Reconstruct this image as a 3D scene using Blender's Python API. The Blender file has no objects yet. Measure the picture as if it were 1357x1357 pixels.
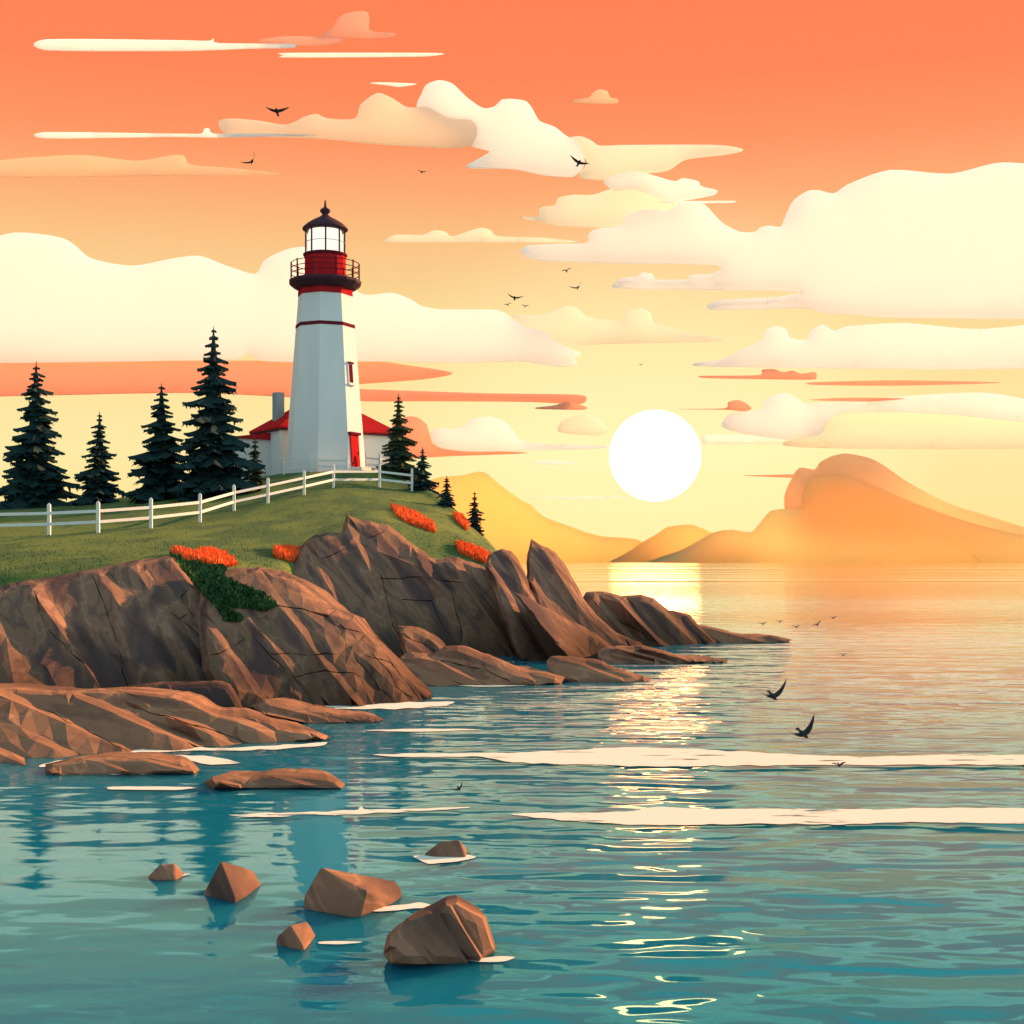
import bpy, bmesh, math, random
from mathutils import Vector, Matrix, noise
from mathutils.geometry import delaunay_2d_cdt
from mathutils.bvhtree import BVHTree

scene = bpy.context.scene
COL = scene.collection
R = math.radians
EXPO = 1.1
K = 2 ** -EXPO

# ------------------------------------------------------------------ camera
F, CX, HY, CH = 1864.0, 678.5, 743.0, 3.0
cam_d = bpy.data.cameras.new('camera')
cam = bpy.data.objects.new('camera', cam_d); COL.objects.link(cam)
cam.location = (0, 0, CH); cam.rotation_euler = (R(90), 0, 0)
cam_d.sensor_width = 36; cam_d.lens = F / 1357 * 36
cam_d.shift_y = (HY - 678.5) / 1357
cam_d.clip_start = 0.1; cam_d.clip_end = 60000
scene.camera = cam


def at(px, py, Y):
    return Vector(((px - CX) / F * Y, Y, CH + (HY - py) / F * Y))


def shore(py):                       # distance at which the water shows at this height
    return CH * F / (py - HY)


# ------------------------------------------------------------------ helpers
class MB:
    def __init__(s): s.v = []; s.f = []

    def add(s, verts, faces):
        o = len(s.v); s.v += [tuple(v) for v in verts]
        s.f += [tuple(i + o for i in f) for f in faces]; return s

    def box(s, c, size, M=None):
        x, y, z = (a / 2 for a in size)
        vs = [Vector((i, j, k)) for i in (-x, x) for j in (-y, y) for k in (-z, z)]
        vs = [(M @ v if M else v) + Vector(c) for v in vs]
        return s.add(vs, [(0, 1, 3, 2), (4, 6, 7, 5), (0, 4, 5, 1), (2, 3, 7, 6), (0, 2, 6, 4), (1, 5, 7, 3)])

    def lathe(s, prof, n=24, rot=0.0, c=(0, 0, 0), cap=True):
        vs = []; fs = []
        for r, z in prof:
            for i in range(n):
                a = rot + 2 * math.pi * i / n
                vs.append((c[0] + r * math.cos(a), c[1] + r * math.sin(a), c[2] + z))
        m = len(prof)
        for j in range(m - 1):
            for i in range(n):
                k = (i + 1) % n
                fs.append((j * n + i, j * n + k, (j + 1) * n + k, (j + 1) * n + i))
        if cap:
            fs.append(tuple(range(n - 1, -1, -1))); fs.append(tuple((m - 1) * n + i for i in range(n)))
        return s.add(vs, fs)

    def tube(s, pts, r, n=6, r1=None):
        pts = [Vector(p) for p in pts]; vs = []; fs = []; m = len(pts)
        for j, p in enumerate(pts):
            d = (pts[min(j + 1, m - 1)] - pts[max(j - 1, 0)]).normalized()
            a = d.orthogonal().normalized() if abs(d.z) > .9 else d.cross(Vector((0, 0, 1))).normalized()
            b = d.cross(a)
            rr = r if r1 is None else r + (r1 - r) * j / (m - 1)
            for i in range(n):
                t = 2 * math.pi * (i + .5) / n
                vs.append(p + a * rr * math.cos(t) + b * rr * math.sin(t))
        for j in range(m - 1):
            for i in range(n):
                k = (i + 1) % n
                fs.append((j * n + i, j * n + k, (j + 1) * n + k, (j + 1) * n + i))
        fs.append(tuple(range(n - 1, -1, -1))); fs.append(tuple((m - 1) * n + i for i in range(n)))
        return s.add(vs, fs)

    def build(s, name, mat, parent=None, smooth=False, recalc=True, bevel=0):
        me = bpy.data.meshes.new(name); me.from_pydata(s.v, [], s.f); me.update()
        if recalc:
            bm = bmesh.new(); bm.from_mesh(me)
            bmesh.ops.recalc_face_normals(bm, faces=bm.faces); bm.to_mesh(me); bm.free()
        me.materials.append(mat)
        if smooth:
            for p in me.polygons: p.use_smooth = True
        o = bpy.data.objects.new(name, me); COL.objects.link(o)
        if parent: o.parent = parent
        if bevel:
            b = o.modifiers.new('bevel', 'BEVEL'); b.width = bevel; b.segments = 2; b.limit_method = 'ANGLE'
        return o


def tag(o, label=None, cat=None, group=None, kind=None):
    if label: o['label'] = label
    if cat: o['category'] = cat
    if group: o['group'] = group
    if kind: o['kind'] = kind
    return o


def thing(name, label, cat, loc=(0, 0, 0), rz=0, group=None):
    o = bpy.data.objects.new(name, None); COL.objects.link(o)
    o.location = loc; o.rotation_euler = (0, 0, rz); o.empty_display_size = .3
    return tag(o, label, cat, group)


# ------------------------------------------------------------------ materials
def new_mat(name):
    m = bpy.data.materials.new(name); m.use_nodes = True
    nt = m.node_tree; nt.nodes.clear()
    out = nt.nodes.new('ShaderNodeOutputMaterial')
    return m, nt, out


def N(nt, typ, **kw):
    n = nt.nodes.new(typ)
    for k, v in kw.items():
        if k in n.inputs.keys(): n.inputs[k].default_value = v
        else: setattr(n, k, v)
    return n


def c4(c): return (c[0], c[1], c[2], 1)


def ramp(nt, stops, interp='LINEAR'):
    r = nt.nodes.new('ShaderNodeValToRGB'); cr = r.color_ramp; cr.interpolation = interp
    while len(cr.elements) < len(stops): cr.elements.new(.5)
    for e, (p, c) in zip(cr.elements, stops): e.position = p; e.color = c4(c)
    return r


def plain(name, c, c2=None, scale=6, rough=.7, spec=.3, stretch=(1, 1, 1), bump=0, hard=.12):
    """paint / stone / leaf: two close tones broken up by noise"""
    m, nt, out = new_mat(name)
    b = N(nt, 'ShaderNodeBsdfPrincipled', Roughness=rough)
    b.inputs['Specular IOR Level'].default_value = spec
    tc = N(nt, 'ShaderNodeTexCoord'); mp = N(nt, 'ShaderNodeMapping', Scale=stretch)
    no = N(nt, 'ShaderNodeTexNoise', Scale=scale, Detail=4.0)
    nt.links.new(tc.outputs['Object'], mp.inputs[0]); nt.links.new(mp.outputs[0], no.inputs['Vector'])
    if c2 is None: c2 = tuple(x * .88 for x in c)
    rp = ramp(nt, [(.5 - hard, c2), (.5 + hard, c)])
    nt.links.new(no.outputs['Fac'], rp.inputs[0]); nt.links.new(rp.outputs[0], b.inputs['Base Color'])
    if bump:
        bp = N(nt, 'ShaderNodeBump', Strength=bump, Distance=.02)
        nt.links.new(no.outputs['Fac'], bp.inputs['Height']); nt.links.new(bp.outputs[0], b.inputs['Normal'])
    nt.links.new(b.outputs[0], out.inputs[0])
    return m


def vapour(name, c, trans=.65):
    """cloud: light scatters back and passes through"""
    m, nt, out = new_mat(name)
    d = N(nt, 'ShaderNodeBsdfDiffuse', Color=c4(c)); t = N(nt, 'ShaderNodeBsdfTranslucent', Color=c4(c))
    mx = N(nt, 'ShaderNodeMixShader'); mx.inputs[0].default_value = trans
    nt.links.new(d.outputs[0], mx.inputs[1]); nt.links.new(t.outputs[0], mx.inputs[2])
    nt.links.new(mx.outputs[0], out.inputs[0])
    return m


def rock_mat(name, a, b, ang, tide=True):
    m, nt, out = new_mat(name)
    bs = N(nt, 'ShaderNodeBsdfPrincipled', Roughness=.85); bs.inputs['Specular IOR Level'].default_value = 0
    tc = N(nt, 'ShaderNodeTexCoord')
    mp = N(nt, 'ShaderNodeMapping', vector_type='TEXTURE', Rotation=(0, ang, 0), Scale=(3.2, 2.0, .42))
    n1 = N(nt, 'ShaderNodeTexNoise', Scale=.9, Detail=3.0)
    nt.links.new(tc.outputs['Object'], mp.inputs[0]); nt.links.new(mp.outputs[0], n1.inputs['Vector'])
    rp = ramp(nt, [(.38, a), (.46, tuple((x + y) / 2 for x, y in zip(a, b))), (.505, b), (.512, tuple(x * 1.28 for x in b)), (.522, tuple(x * 1.28 for x in b)), (.53, b), (.60, b), (.64, tuple(x * .7 + y * .3 for x, y in zip(a, b))), (.70, b)])
    nt.links.new(n1.outputs['Fac'], rp.inputs[0])
    n2 = N(nt, 'ShaderNodeTexNoise', Scale=9.0, Detail=8.0, Roughness=.7)
    nt.links.new(tc.outputs['Object'], n2.inputs['Vector'])
    mx = N(nt, 'ShaderNodeMix', data_type='RGBA', blend_type='MULTIPLY'); mx.inputs[0].default_value = .2
    r2 = ramp(nt, [(.35, (.6, .6, .6)), (.6, (1, 1, 1))])
    nt.links.new(n2.outputs['Fac'], r2.inputs[0])
    nt.links.new(rp.outputs[0], mx.inputs[6]); nt.links.new(r2.outputs[0], mx.inputs[7])
    ge = N(nt, 'ShaderNodeNewGeometry'); sz = N(nt, 'ShaderNodeSeparateXYZ'); nt.links.new(ge.outputs['Position'], sz.inputs[0])
    hh = N(nt, 'ShaderNodeMath', operation='MULTIPLY_ADD'); hh.inputs[1].default_value = -1.2; nt.links.new(n1.outputs['Fac'], hh.inputs[0]); nt.links.new(sz.outputs[2], hh.inputs[2])
    wet = N(nt, 'ShaderNodeMapRange')                    # weed and wet stain above the waterline
    for i, v_ in ((1, -.45), (2, 1.0), (3, .42), (4, 1)): wet.inputs[i].default_value = v_
    nt.links.new(hh.outputs[0], wet.inputs[0])
    wv = N(nt, 'ShaderNodeVectorMath', operation='SCALE'); nt.links.new(mx.outputs[2], wv.inputs[0])
    if tide: nt.links.new(wet.outputs[0], wv.inputs['Scale'])
    else: wv.inputs['Scale'].default_value = 1
    nt.links.new(wv.outputs[0], bs.inputs['Base Color'])
    bp = N(nt, 'ShaderNodeBump', Strength=.3, Distance=.04)
    nt.links.new(n2.outputs['Fac'], bp.inputs['Height']); nt.links.new(bp.outputs[0], bs.inputs['Normal'])
    nt.links.new(bs.outputs[0], out.inputs[0])
    return m


M = {}
M['rock'] = rock_mat('rock', (.115, .070, .066), (.25, .135, .092), R(50))
M['boulder'] = rock_mat('boulder', (.10, .060, .056), (.27, .138, .09), R(50), False)
M['rock_low'] = rock_mat('rock_low', (.16, .085, .062), (.30, .148, .092), R(12), False)
M['grass'] = plain('grass', (.125, .165, .043), (.065, .112, .038), .33, .9, .1, (1, .35, 1), 0, .05)
M['grass_blade'] = plain('grass_blade', (.185, .235, .060), (.078, .135, .044), .33, .9, .1, (1, .35, 1), 0, .05)
M['grass_dark'] = plain('grass_dark', (.055, .125, .042), (.035, .09, .036), .5, .9, .1)
M['white'] = plain('white_paint', (.80, .765, .74), (.76, .73, .71), 1.2, .9, 0, (1, 1, .35))
M['fence'] = plain('fence_paint', (.82, .79, .77), (.72, .70, .68), 8, .9, 0)
M['red'] = plain('red_paint', (.50, .022, .025), (.44, .018, .022), 4, .9, 0)
M['maroon'] = plain('maroon_paint', (.17, .02, .03), (.14, .017, .027), 4, .9, 0)
M['roofred'] = plain('roof_red', (.52, .022, .022), (.42, .02, .025), 2.5, .9, 0, (1, 1, 4))
M['navy'] = plain('dark_metal', (.085, .032, .045), (.07, .028, .04), 4, .7, .05)
M['chimney'] = plain('chimney_render', (.26, .36, .38), (.22, .31, .34), 5, .9, 0)
M['spruce'] = plain('spruce_needles', (.020, .046, .044), (.012, .032, .034), 1.6, .9, .1)
M['spruce_olive'] = plain('spruce_needles_olive', (.065, .065, .025), (.026, .045, .032), .9, .9, .1)
M['bark'] = plain('bark', (.09, .06, .045), (.06, .04, .03), 5, .9, .1)
M['flower'] = plain('orange_flowers', (.95, .16, .03), (.80, .10, .02), 9, .8, .1)
M['bird'] = plain('dark_feathers', (.022, .026, .035), (.016, .018, .026), 9, .7, .2)
M['bird_grey'] = plain('grey_feathers', (.16, .17, .17), (.11, .12, .13), 9, .7, .2)
M['foam_and_sheen'] = plain('foam_and_sheen', (.92, .90, .86), (.86, .86, .84), 5, .8, .2)
m, nt, out = new_mat('lacy_foam_and_sheen')
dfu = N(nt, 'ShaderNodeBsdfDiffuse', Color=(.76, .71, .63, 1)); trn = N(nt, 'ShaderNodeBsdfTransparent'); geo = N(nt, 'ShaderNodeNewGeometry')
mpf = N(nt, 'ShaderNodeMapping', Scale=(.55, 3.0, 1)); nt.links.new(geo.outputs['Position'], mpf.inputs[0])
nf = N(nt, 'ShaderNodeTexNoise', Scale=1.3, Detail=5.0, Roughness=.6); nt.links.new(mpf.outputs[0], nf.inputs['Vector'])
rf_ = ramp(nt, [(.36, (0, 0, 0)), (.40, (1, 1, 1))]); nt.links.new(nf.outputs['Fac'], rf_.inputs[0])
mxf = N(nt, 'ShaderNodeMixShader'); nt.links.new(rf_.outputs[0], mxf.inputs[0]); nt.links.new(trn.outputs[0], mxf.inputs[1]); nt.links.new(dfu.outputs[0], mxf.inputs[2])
nt.links.new(mxf.outputs[0], out.inputs[0]); M['foam_and_sheen'] = m
M['pane_dark'] = plain('window_glass', (.14, .012, .02), None, 2, .6, 0)
m, nt, out = new_mat('lamp_glow')
e = N(nt, 'ShaderNodeEmission', Color=(1, .95, .80, 1), Strength=1.15 * K); nt.links.new(e.outputs[0], out.inputs[0]); M['lamp'] = m
m, nt, out = new_mat('lantern_glass')
gl = N(nt, 'ShaderNodeBsdfGlossy', Roughness=.05); tr = N(nt, 'ShaderNodeBsdfTransparent')
fr = N(nt, 'ShaderNodeFresnel', IOR=1.35); mx = N(nt, 'ShaderNodeMixShader')
nt.links.new(fr.outputs[0], mx.inputs[0]); nt.links.new(tr.outputs[0], mx.inputs[1]); nt.links.new(gl.outputs[0], mx.inputs[2])
nt.links.new(mx.outputs[0], out.inputs[0]); M['glass'] = m

CLOUD = {
    'cream': vapour('cloud_cream', (.985, .985, .985)),
    'white': vapour('cloud_white', (1, 1, 1), .7),
    'yellow': vapour('cloud_yellow', (.98, .94, .84)),
    'tan': vapour('cloud_tan', (.985, .85, .72)),
    'coral': vapour('cloud_coral', (.97, .60, .45)),
    'apricot': vapour('cloud_apricot', (.97, .76, .58)),
    'orange': vapour('cloud_orange', (.96, .62, .50)),
}
M['hill_gold'] = vapour('far_hill_gold', (1, .765, .41), .8)  # golden haze over the far land is painted into the colour
M['hill_orange'] = vapour('far_hill_orange', (1, .84, .50), .8)  # orange tint likewise carries the sunlit haze
M['hill_sunlit_top'] = vapour('far_hill_sunlit_top', (.99, .72, .50), .8)  # sunlit crest of the hills painted as a coral colour

# ------------------------------------------------------------------ outline -> solid
def catmull(pts, n=5):
    out = []; L = len(pts)
    for i in range(L):
        p0, p1, p2, p3 = (Vector(pts[(i + k) % L]) for k in (-1, 0, 1, 2))
        for j in range(n):
            t = j / n
            a = .5 * (2 * p1 + (p2 - p0) * t + (2 * p0 - 5 * p1 + 4 * p2 - p3) * t * t + (-p0 + 3 * p1 - 3 * p2 + p3) * t ** 3)
            b = p1.lerp(p2, t)
            out.append(a.lerp(b, .25))
    return out


def densify(pts, step):
    out = []; L = len(pts)
    for i in range(L):
        a, b = Vector(pts[i]), Vector(pts[(i + 1) % L]); n = max(1, int((b - a).length / step))
        out += [a.lerp(b, j / n) for j in range(n)]
    return out


def inside(p, poly):
    x, y = p; r = False; j = len(poly) - 1
    for i in range(len(poly)):
        xi, yi = poly[i]; xj, yj = poly[j]
        if (yi > y) != (yj > y) and x < (xj - xi) * (y - yi) / (yj - yi) + xi: r = not r
        j = i
    return r


def seg_d(p, a, b):
    ab = b - a; t = max(0, min(1, (p - a).dot(ab) / (ab.dot(ab) + 1e-12)))
    return (p - a - ab * t).length


def poly_d(p, poly, closed=True):
    L = len(poly)
    return min(seg_d(p, poly[i], poly[(i + 1) % L]) for i in range(L if closed else L - 1))


class Strata:
    """slanting beds: each rises to a ridge and drops off on its up-right side"""
    def __init__(s, ang, spacing, amp, w, seed, box):
        rnd = random.Random(seed); s.seed = seed; s.w = w
        a = R(ang); s.U = Vector((math.cos(a), math.sin(a))); s.V = Vector((math.sin(a), -math.cos(a)))
        cs = [Vector(p) for p in ((box[0], box[1]), (box[0], box[3]), (box[2], box[1]), (box[2], box[3]))]
        v0 = min(c.dot(s.V) for c in cs); v1 = max(c.dot(s.V) for c in cs)
        s.u0 = min(c.dot(s.U) for c in cs); s.u1 = max(c.dot(s.U) for c in cs)
        s.k = []; v = v0 - spacing
        while v < v1 + spacing:
            s.k.append((v, amp * rnd.uniform(.25, 1.25), rnd.uniform(0, 99))); v += spacing * rnd.uniform(.45, 1.7) + w
    def line(s, i, u):
        v, a, ph = s.k[i]
        wob = 7 * (noise.noise(Vector((u * .012, ph, s.seed))))
        m = max(0.0, min(1.0, .62 + 1.5 * noise.noise(Vector((u * .014, ph * 3.1, s.seed + 7)))))
        return v + wob, a * m
    def depth(s, p):
        u = p.dot(s.U); v = p.dot(s.V); lo = None; hi = None
        for i in range(len(s.k)):
            vv, a = s.line(i, u)
            for q, d in ((vv, a), (vv + s.w, -.25 * a)):
                if q <= v and (lo is None or q > lo[0]): lo = (q, d)
                if q > v and (hi is None or q < hi[0]): hi = (q, d)
        if lo is None or hi is None: return 0
        t = (v - lo[0]) / (hi[0] - lo[0] + 1e-9)
        return lo[1] + (hi[1] - lo[1]) * t
    def lines(s, step):
        for i in range(len(s.k)):
            for off in (0, s.w):
                ln = []; u = s.u0
                while u < s.u1:
                    vv, a = s.line(i, u); ln.append(s.U * u + s.V * (vv + off)); u += step
                yield ln


def relief(name, outline, Y0, mat, grad=.0, base=None, bulge=.5, edge=14, strata=None, cracks=(), crack_d=.12, planes=(),
           thick=2.0, gx=0.0, fac=0.0, smooth=False, curve=0, step=9, grid=0, jit=0, seed=1, parent=None, sym=False, backslope=.6):
    rnd = random.Random(seed)
    pts = catmull(outline, curve) if curve else densify(outline, step)
    if jit: pts = [p + Vector((rnd.uniform(-jit, jit), rnd.uniform(-jit, jit))) for p in pts]
    base = base if base is not None else max(p.y for p in pts)
    n = len(pts)
    xs = [p.x for p in pts]; ys = [p.y for p in pts]
    st = Strata(*strata, seed, (min(xs), min(ys), max(xs), max(ys))) if strata else None
    V = list(pts); E = []
    def addpt(p):
        if inside(p, pts) and poly_d(p, pts) > 1.2: V.append(p); return len(V) - 1
        return None
    area = sum(pts[i].x * pts[(i + 1) % n].y - pts[(i + 1) % n].x * pts[i].y for i in range(n))
    for f_ in (.35, 1.0):                                  # rings that round the rim
        d = edge * f_
        for i in range(n):
            t = (pts[(i + 1) % n] - pts[i - 1]); t = Vector((-t.y, t.x)).normalized() * (1 if area > 0 else -1)
            q = pts[i] + t * d
            if inside(q, pts) and poly_d(q, pts) > d * .9: V.append(q)
    def addline(ln):
        prev = None
        for p in ln:
            k = addpt(p)
            if k is not None and prev is not None: E.append((prev, k))
            prev = k
    if st:
        for ln in st.lines(26): addline(ln)
        if fac:
            u = st.u0
            while u < st.u1:
                v = st.V.dot(pts[0]) - 900
                while v < st.V.dot(pts[0]) + 900:
                    q = st.U * (u + rnd.uniform(-18, 18)) + st.V * (v + rnd.uniform(-5, 5)); v += 15
                    if min(xs) < q.x < max(xs) and min(ys) < q.y < max(ys) and inside(q, pts) and poly_d(q, pts) > 5: V.append(q)
                u += 46
    ckj = []
    for ck in cracks:
        ck = [Vector(p) for p in ck]; dl = []
        for i in range(len(ck) - 1):
            m_ = max(1, int((ck[i + 1] - ck[i]).length / 10)); dl += [ck[i].lerp(ck[i + 1], j / m_) for j in range(m_)]
        dl.append(ck[-1])
        dl = [p + Vector((noise.noise(Vector((p.x * .05, p.y * .05, seed))) * 3, noise.noise(Vector((p.x * .05, p.y * .05, seed + 9))) * 3)) for p in dl]
        ckj.append(dl)
        wd = [.35 + 1.6 * abs(noise.noise(Vector((p.x * .05, p.y * .05, seed + 3)))) for p in dl]
        for off in (-1, 0, 1):
            ln = []
            for i, p in enumerate(dl):
                t = dl[min(i + 1, len(dl) - 1)] - dl[max(i - 1, 0)]; t = Vector((-t.y, t.x)).normalized()
                ln.append(p + t * off * wd[i])
            addline(ln)
    for pl in planes:                                      # hand placed ridges: (px, py, metres toward the viewer)
        addline([Vector(p[:2]) for p in pl])
    if grid:
        y = min(ys)
        while y < max(ys):
            x = min(xs)
            while x < max(xs):
                p = Vector((x + rnd.uniform(-.3, .3) * grid, y + rnd.uniform(-.3, .3) * grid))
                if inside(p, pts) and poly_d(p, pts) > grid * .5: V.append(p)
                x += grid
            y += grid
    r = delaunay_2d_cdt(V, E, [list(range(n))], 1, 1e-3)
    rv, rf = r[0], r[2]
    hand = [(Vector(p[:2]), p[2]) for pl in planes for p in pl]
    def toward(p):
        d = poly_d(p, pts); e_ = min(1, d / edge) if edge else 1
        z = bulge * math.sqrt(max(0, 1 - (1 - e_) ** 2))
        if st: z += st.depth(p) * min(1, d / 6)
        for ck in ckj:
            if poly_d(p, ck, False) < .5: z -= crack_d
        if fac and st: z += fac * noise.noise(Vector((p.dot(st.U) * .013, p.dot(st.V) * .04, seed * 1.7))) * min(1, d / 8)
        if hand:
            sw = 1e-9; sz = 0
            for q, h in hand:
                w = 1 / ((p - q).length ** 2 + 1) ** 1.2; sw += w; sz += w * h
            z += sz / sw * min(1, d / 4)
        return z
    rim = [i for i in range(len(rv)) if poly_d(rv[i], pts) < .6]
    rimset = set(rim)
    tz = [0 if i in rimset else toward(rv[i]) for i in range(len(rv))]
    xm = sum(xs) / n
    Yb = [Y0 + (base - p.y) * grad + gx * (p.x - xm) for p in rv]
    verts = [at(p.x, p.y, Yb[i] - tz[i]) for i, p in enumerate(rv)]
    faces = [tuple(f) for f in rf if inside(sum((rv[i] for i in f), Vector((0, 0))) / len(f), pts)]
    # boundary loop edges
    cnt = {}
    for f in faces:
        for a, b in zip(f, f[1:] + f[:1]): cnt[(min(a, b), max(a, b))] = cnt.get((min(a, b), max(a, b)), 0) + 1
    bedges = [e_ for e_, c in cnt.items() if c == 1]
    if sym:                                               # same swell on the far side (clouds)
        rt = max(.8, edge * .5) * Y0 / F; nf = len(rv); used = sorted(set(i for f in faces for i in f))
        mp = {}
        for i in used: mp[i] = len(verts); verts.append(verts[i] + Vector((0, 2 * tz[i] + rt, 0)))
        faces += [tuple(mp[i] for i in reversed(f)) for f in faces]
        faces += [(a, b, mp[b], mp[a]) for a, b in bedges]
        bedges += [(mp[a], mp[b]) for a, b in bedges]
    else:                                                  # body of the rock behind the face
        c = sum((verts[i] for e_ in bedges for i in e_), Vector()) / (2 * len(bedges))
        mp = {}
        for e_ in bedges:
            for i in e_:
                if i not in mp:
                    q = verts[i]; mp[i] = len(verts)
                    k = backslope
                    verts.append(Vector((c.x + (q.x - c.x) * (.55 + .4 * k), q.y + thick * .6, q.z if q.z < .1 else q.z * (.6 + .4 * k))))
        ce = len(verts); verts.append(Vector((c.x, c.y + thick, c.z * .6)))
        for a, b in bedges:
            faces += [(a, b, mp[b], mp[a]), (mp[a], mp[b], ce)]
    mb = MB(); mb.v = [tuple(v) for v in verts]; mb.f = faces
    o = mb.build(name, mat, parent, smooth=smooth)
    if smooth:                                             # keep the rim crisp
        be = set(tuple(sorted(e_)) for e_ in bedges)
        for e_ in o.data.edges:
            if tuple(sorted(e_.vertices)) in be: e_.use_edge_sharp = True
    return o


def hull_rock(name, pts, Y0, mat, drop=.3):
    bm = bmesh.new()
    for px, py, d in pts:
        p = at(px, py, Y0 + d); bm.verts.new(p)
        if p.z < .14: bm.verts.new((p.x, p.y, -drop))
    r = bmesh.ops.convex_hull(bm, input=bm.verts)
    bmesh.ops.delete(bm, geom=[g for g in r['geom_interior'] if isinstance(g, bmesh.types.BMVert)], context='VERTS')
    bmesh.ops.dissolve_limit(bm, angle_limit=R(4), verts=bm.verts, edges=bm.edges)
    bmesh.ops.bevel(bm, geom=list(bm.edges), offset=.012, segments=1, affect='EDGES')
    bmesh.ops.recalc_face_normals(bm, faces=bm.faces)
    me = bpy.data.meshes.new(name); bm.to_mesh(me); bm.free(); me.materials.append(mat)
    o = bpy.data.objects.new(name, me); COL.objects.link(o); return o


# ------------------------------------------------------------------ world and sun
SUN_AZ, SUN_EL = R(50), R(18)          # the low light that rakes the right-hand faces
DISC = (at(868, 604, 1000) - Vector((0, 0, CH))).normalized()
w = bpy.data.worlds.new('World'); scene.world = w; w.use_nodes = True
nt = w.node_tree; nt.nodes.clear()
out = N(nt, 'ShaderNodeOutputWorld'); bg = N(nt, 'ShaderNodeBackground', Strength=1.0)
tc = N(nt, 'ShaderNodeTexCoord'); nz = N(nt, 'ShaderNodeVectorMath', operation='NORMALIZE')
nt.links.new(tc.outputs['Generated'], nz.inputs[0])
sx = N(nt, 'ShaderNodeSeparateXYZ'); nt.links.new(nz.outputs[0], sx.inputs[0])
front = ramp(nt, [(0, (1.0, .77, .30)), (.077, (1.0, .83, .38)), (.13, (.99, .76, .34)), (.175, (.965, .69, .30)),
                  (.215, (.97, .57, .245)), (.25, (.99, .43, .18)), (.285, (1.0, .31, .13)), (.325, (1.0, .245, .10)),
                  (.40, (1.0, .225, .09)), (.47, (.72, .40, .26)), (.58, (.34, .52, .50)), (1, (.26, .50, .56))])
rear = ramp(nt, [(0, (.42, .53, .54)), (.3, (.38, .53, .56)), (1, (.26, .50, .56))])
nt.links.new(sx.outputs[2], front.inputs[0]); nt.links.new(sx.outputs[2], rear.inputs[0])
sky = N(nt, 'ShaderNodeTexSky', sky_type='NISHITA', sun_disc=False, sun_elevation=SUN_EL, sun_rotation=SUN_AZ)
sk = N(nt, 'ShaderNodeVectorMath', operation='SCALE'); sk.inputs['Scale'].default_value = .1
nt.links.new(sky.outputs[0], sk.inputs[0])
rm = N(nt, 'ShaderNodeMix', data_type='RGBA'); rm.inputs[0].default_value = .25
nt.links.new(rear.outputs[0], rm.inputs[6]); nt.links.new(sk.outputs[0], rm.inputs[7])
mr = N(nt, 'ShaderNodeMapRange', interpolation_type='SMOOTHSTEP'); mr.inputs[1].default_value = -.15; mr.inputs[2].default_value = .4
nt.links.new(sx.outputs[1], mr.inputs[0])
mix = N(nt, 'ShaderNodeMix', data_type='RGBA')
sdm = N(nt, 'ShaderNodeMapRange')
for i, v_ in ((1, -1.0), (2, 1.0), (3, 1.15), (4, 2.0)): sdm.inputs[i].default_value = v_
nt.links.new(sx.outputs[0], sdm.inputs[0])
rs = N(nt, 'ShaderNodeVectorMath', operation='SCALE'); nt.links.new(rm.outputs[2], rs.inputs[0]); nt.links.new(sdm.outputs[0], rs.inputs['Scale'])
nt.links.new(mr.outputs[0], mix.inputs[0]); nt.links.new(rs.outputs[0], mix.inputs[6]); nt.links.new(front.outputs[0], mix.inputs[7])
dt = N(nt, 'ShaderNodeVectorMath', operation='DOT_PRODUCT'); dt.inputs[1].default_value = DISC
nt.links.new(nz.outputs[0], dt.inputs[0])
g1 = N(nt, 'ShaderNodeMapRange', interpolation_type='SMOOTHSTEP')
for i, v_ in ((1, math.cos(R(12))), (2, 1.0), (3, 0), (4, 1)): g1.inputs[i].default_value = v_
nt.links.new(dt.outputs['Value'], g1.inputs[0])
gm = N(nt, 'ShaderNodeVectorMath', operation='SCALE'); gm.inputs[0].default_value = (.06, .12, .10)
nt.links.new(g1.outputs[0], gm.inputs['Scale'])
ad = N(nt, 'ShaderNodeVectorMath', operation='ADD'); nt.links.new(mix.outputs[2], ad.inputs[0]); nt.links.new(gm.outputs[0], ad.inputs[1])
d1 = N(nt, 'ShaderNodeMapRange')
for i, v_ in ((1, math.cos(R(1.86))), (2, math.cos(R(1.82))), (3, 0), (4, 1)): d1.inputs[i].default_value = v_
nt.links.new(dt.outputs['Value'], d1.inputs[0])
dm = N(nt, 'ShaderNodeVectorMath', operation='SCALE'); dm.inputs[0].default_value = (22, 6.4, 2.2)
nt.links.new(d1.outputs[0], dm.inputs['Scale'])
a2 = N(nt, 'ShaderNodeVectorMath', operation='ADD'); nt.links.new(ad.outputs[0], a2.inputs[0]); nt.links.new(dm.outputs[0], a2.inputs[1])
ks = N(nt, 'ShaderNodeVectorMath', operation='SCALE'); ks.inputs['Scale'].default_value = K
nt.links.new(a2.outputs[0], ks.inputs[0])
nt.links.new(ks.outputs[0], bg.inputs[0]); nt.links.new(bg.outputs[0], out.inputs[0])

sl = bpy.data.lights.new('sun', 'SUN'); sl.energy = 5.0; sl.angle = R(.5); sl.color = (1, .53, .24)
so = bpy.data.objects.new('sun', sl); COL.objects.link(so)
sd = Vector((math.sin(SUN_AZ) * math.cos(SUN_EL), math.cos(SUN_AZ) * math.cos(SUN_EL), math.sin(SUN_EL)))
so.rotation_euler = sd.to_track_quat('Z', 'Y').to_euler()

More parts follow.
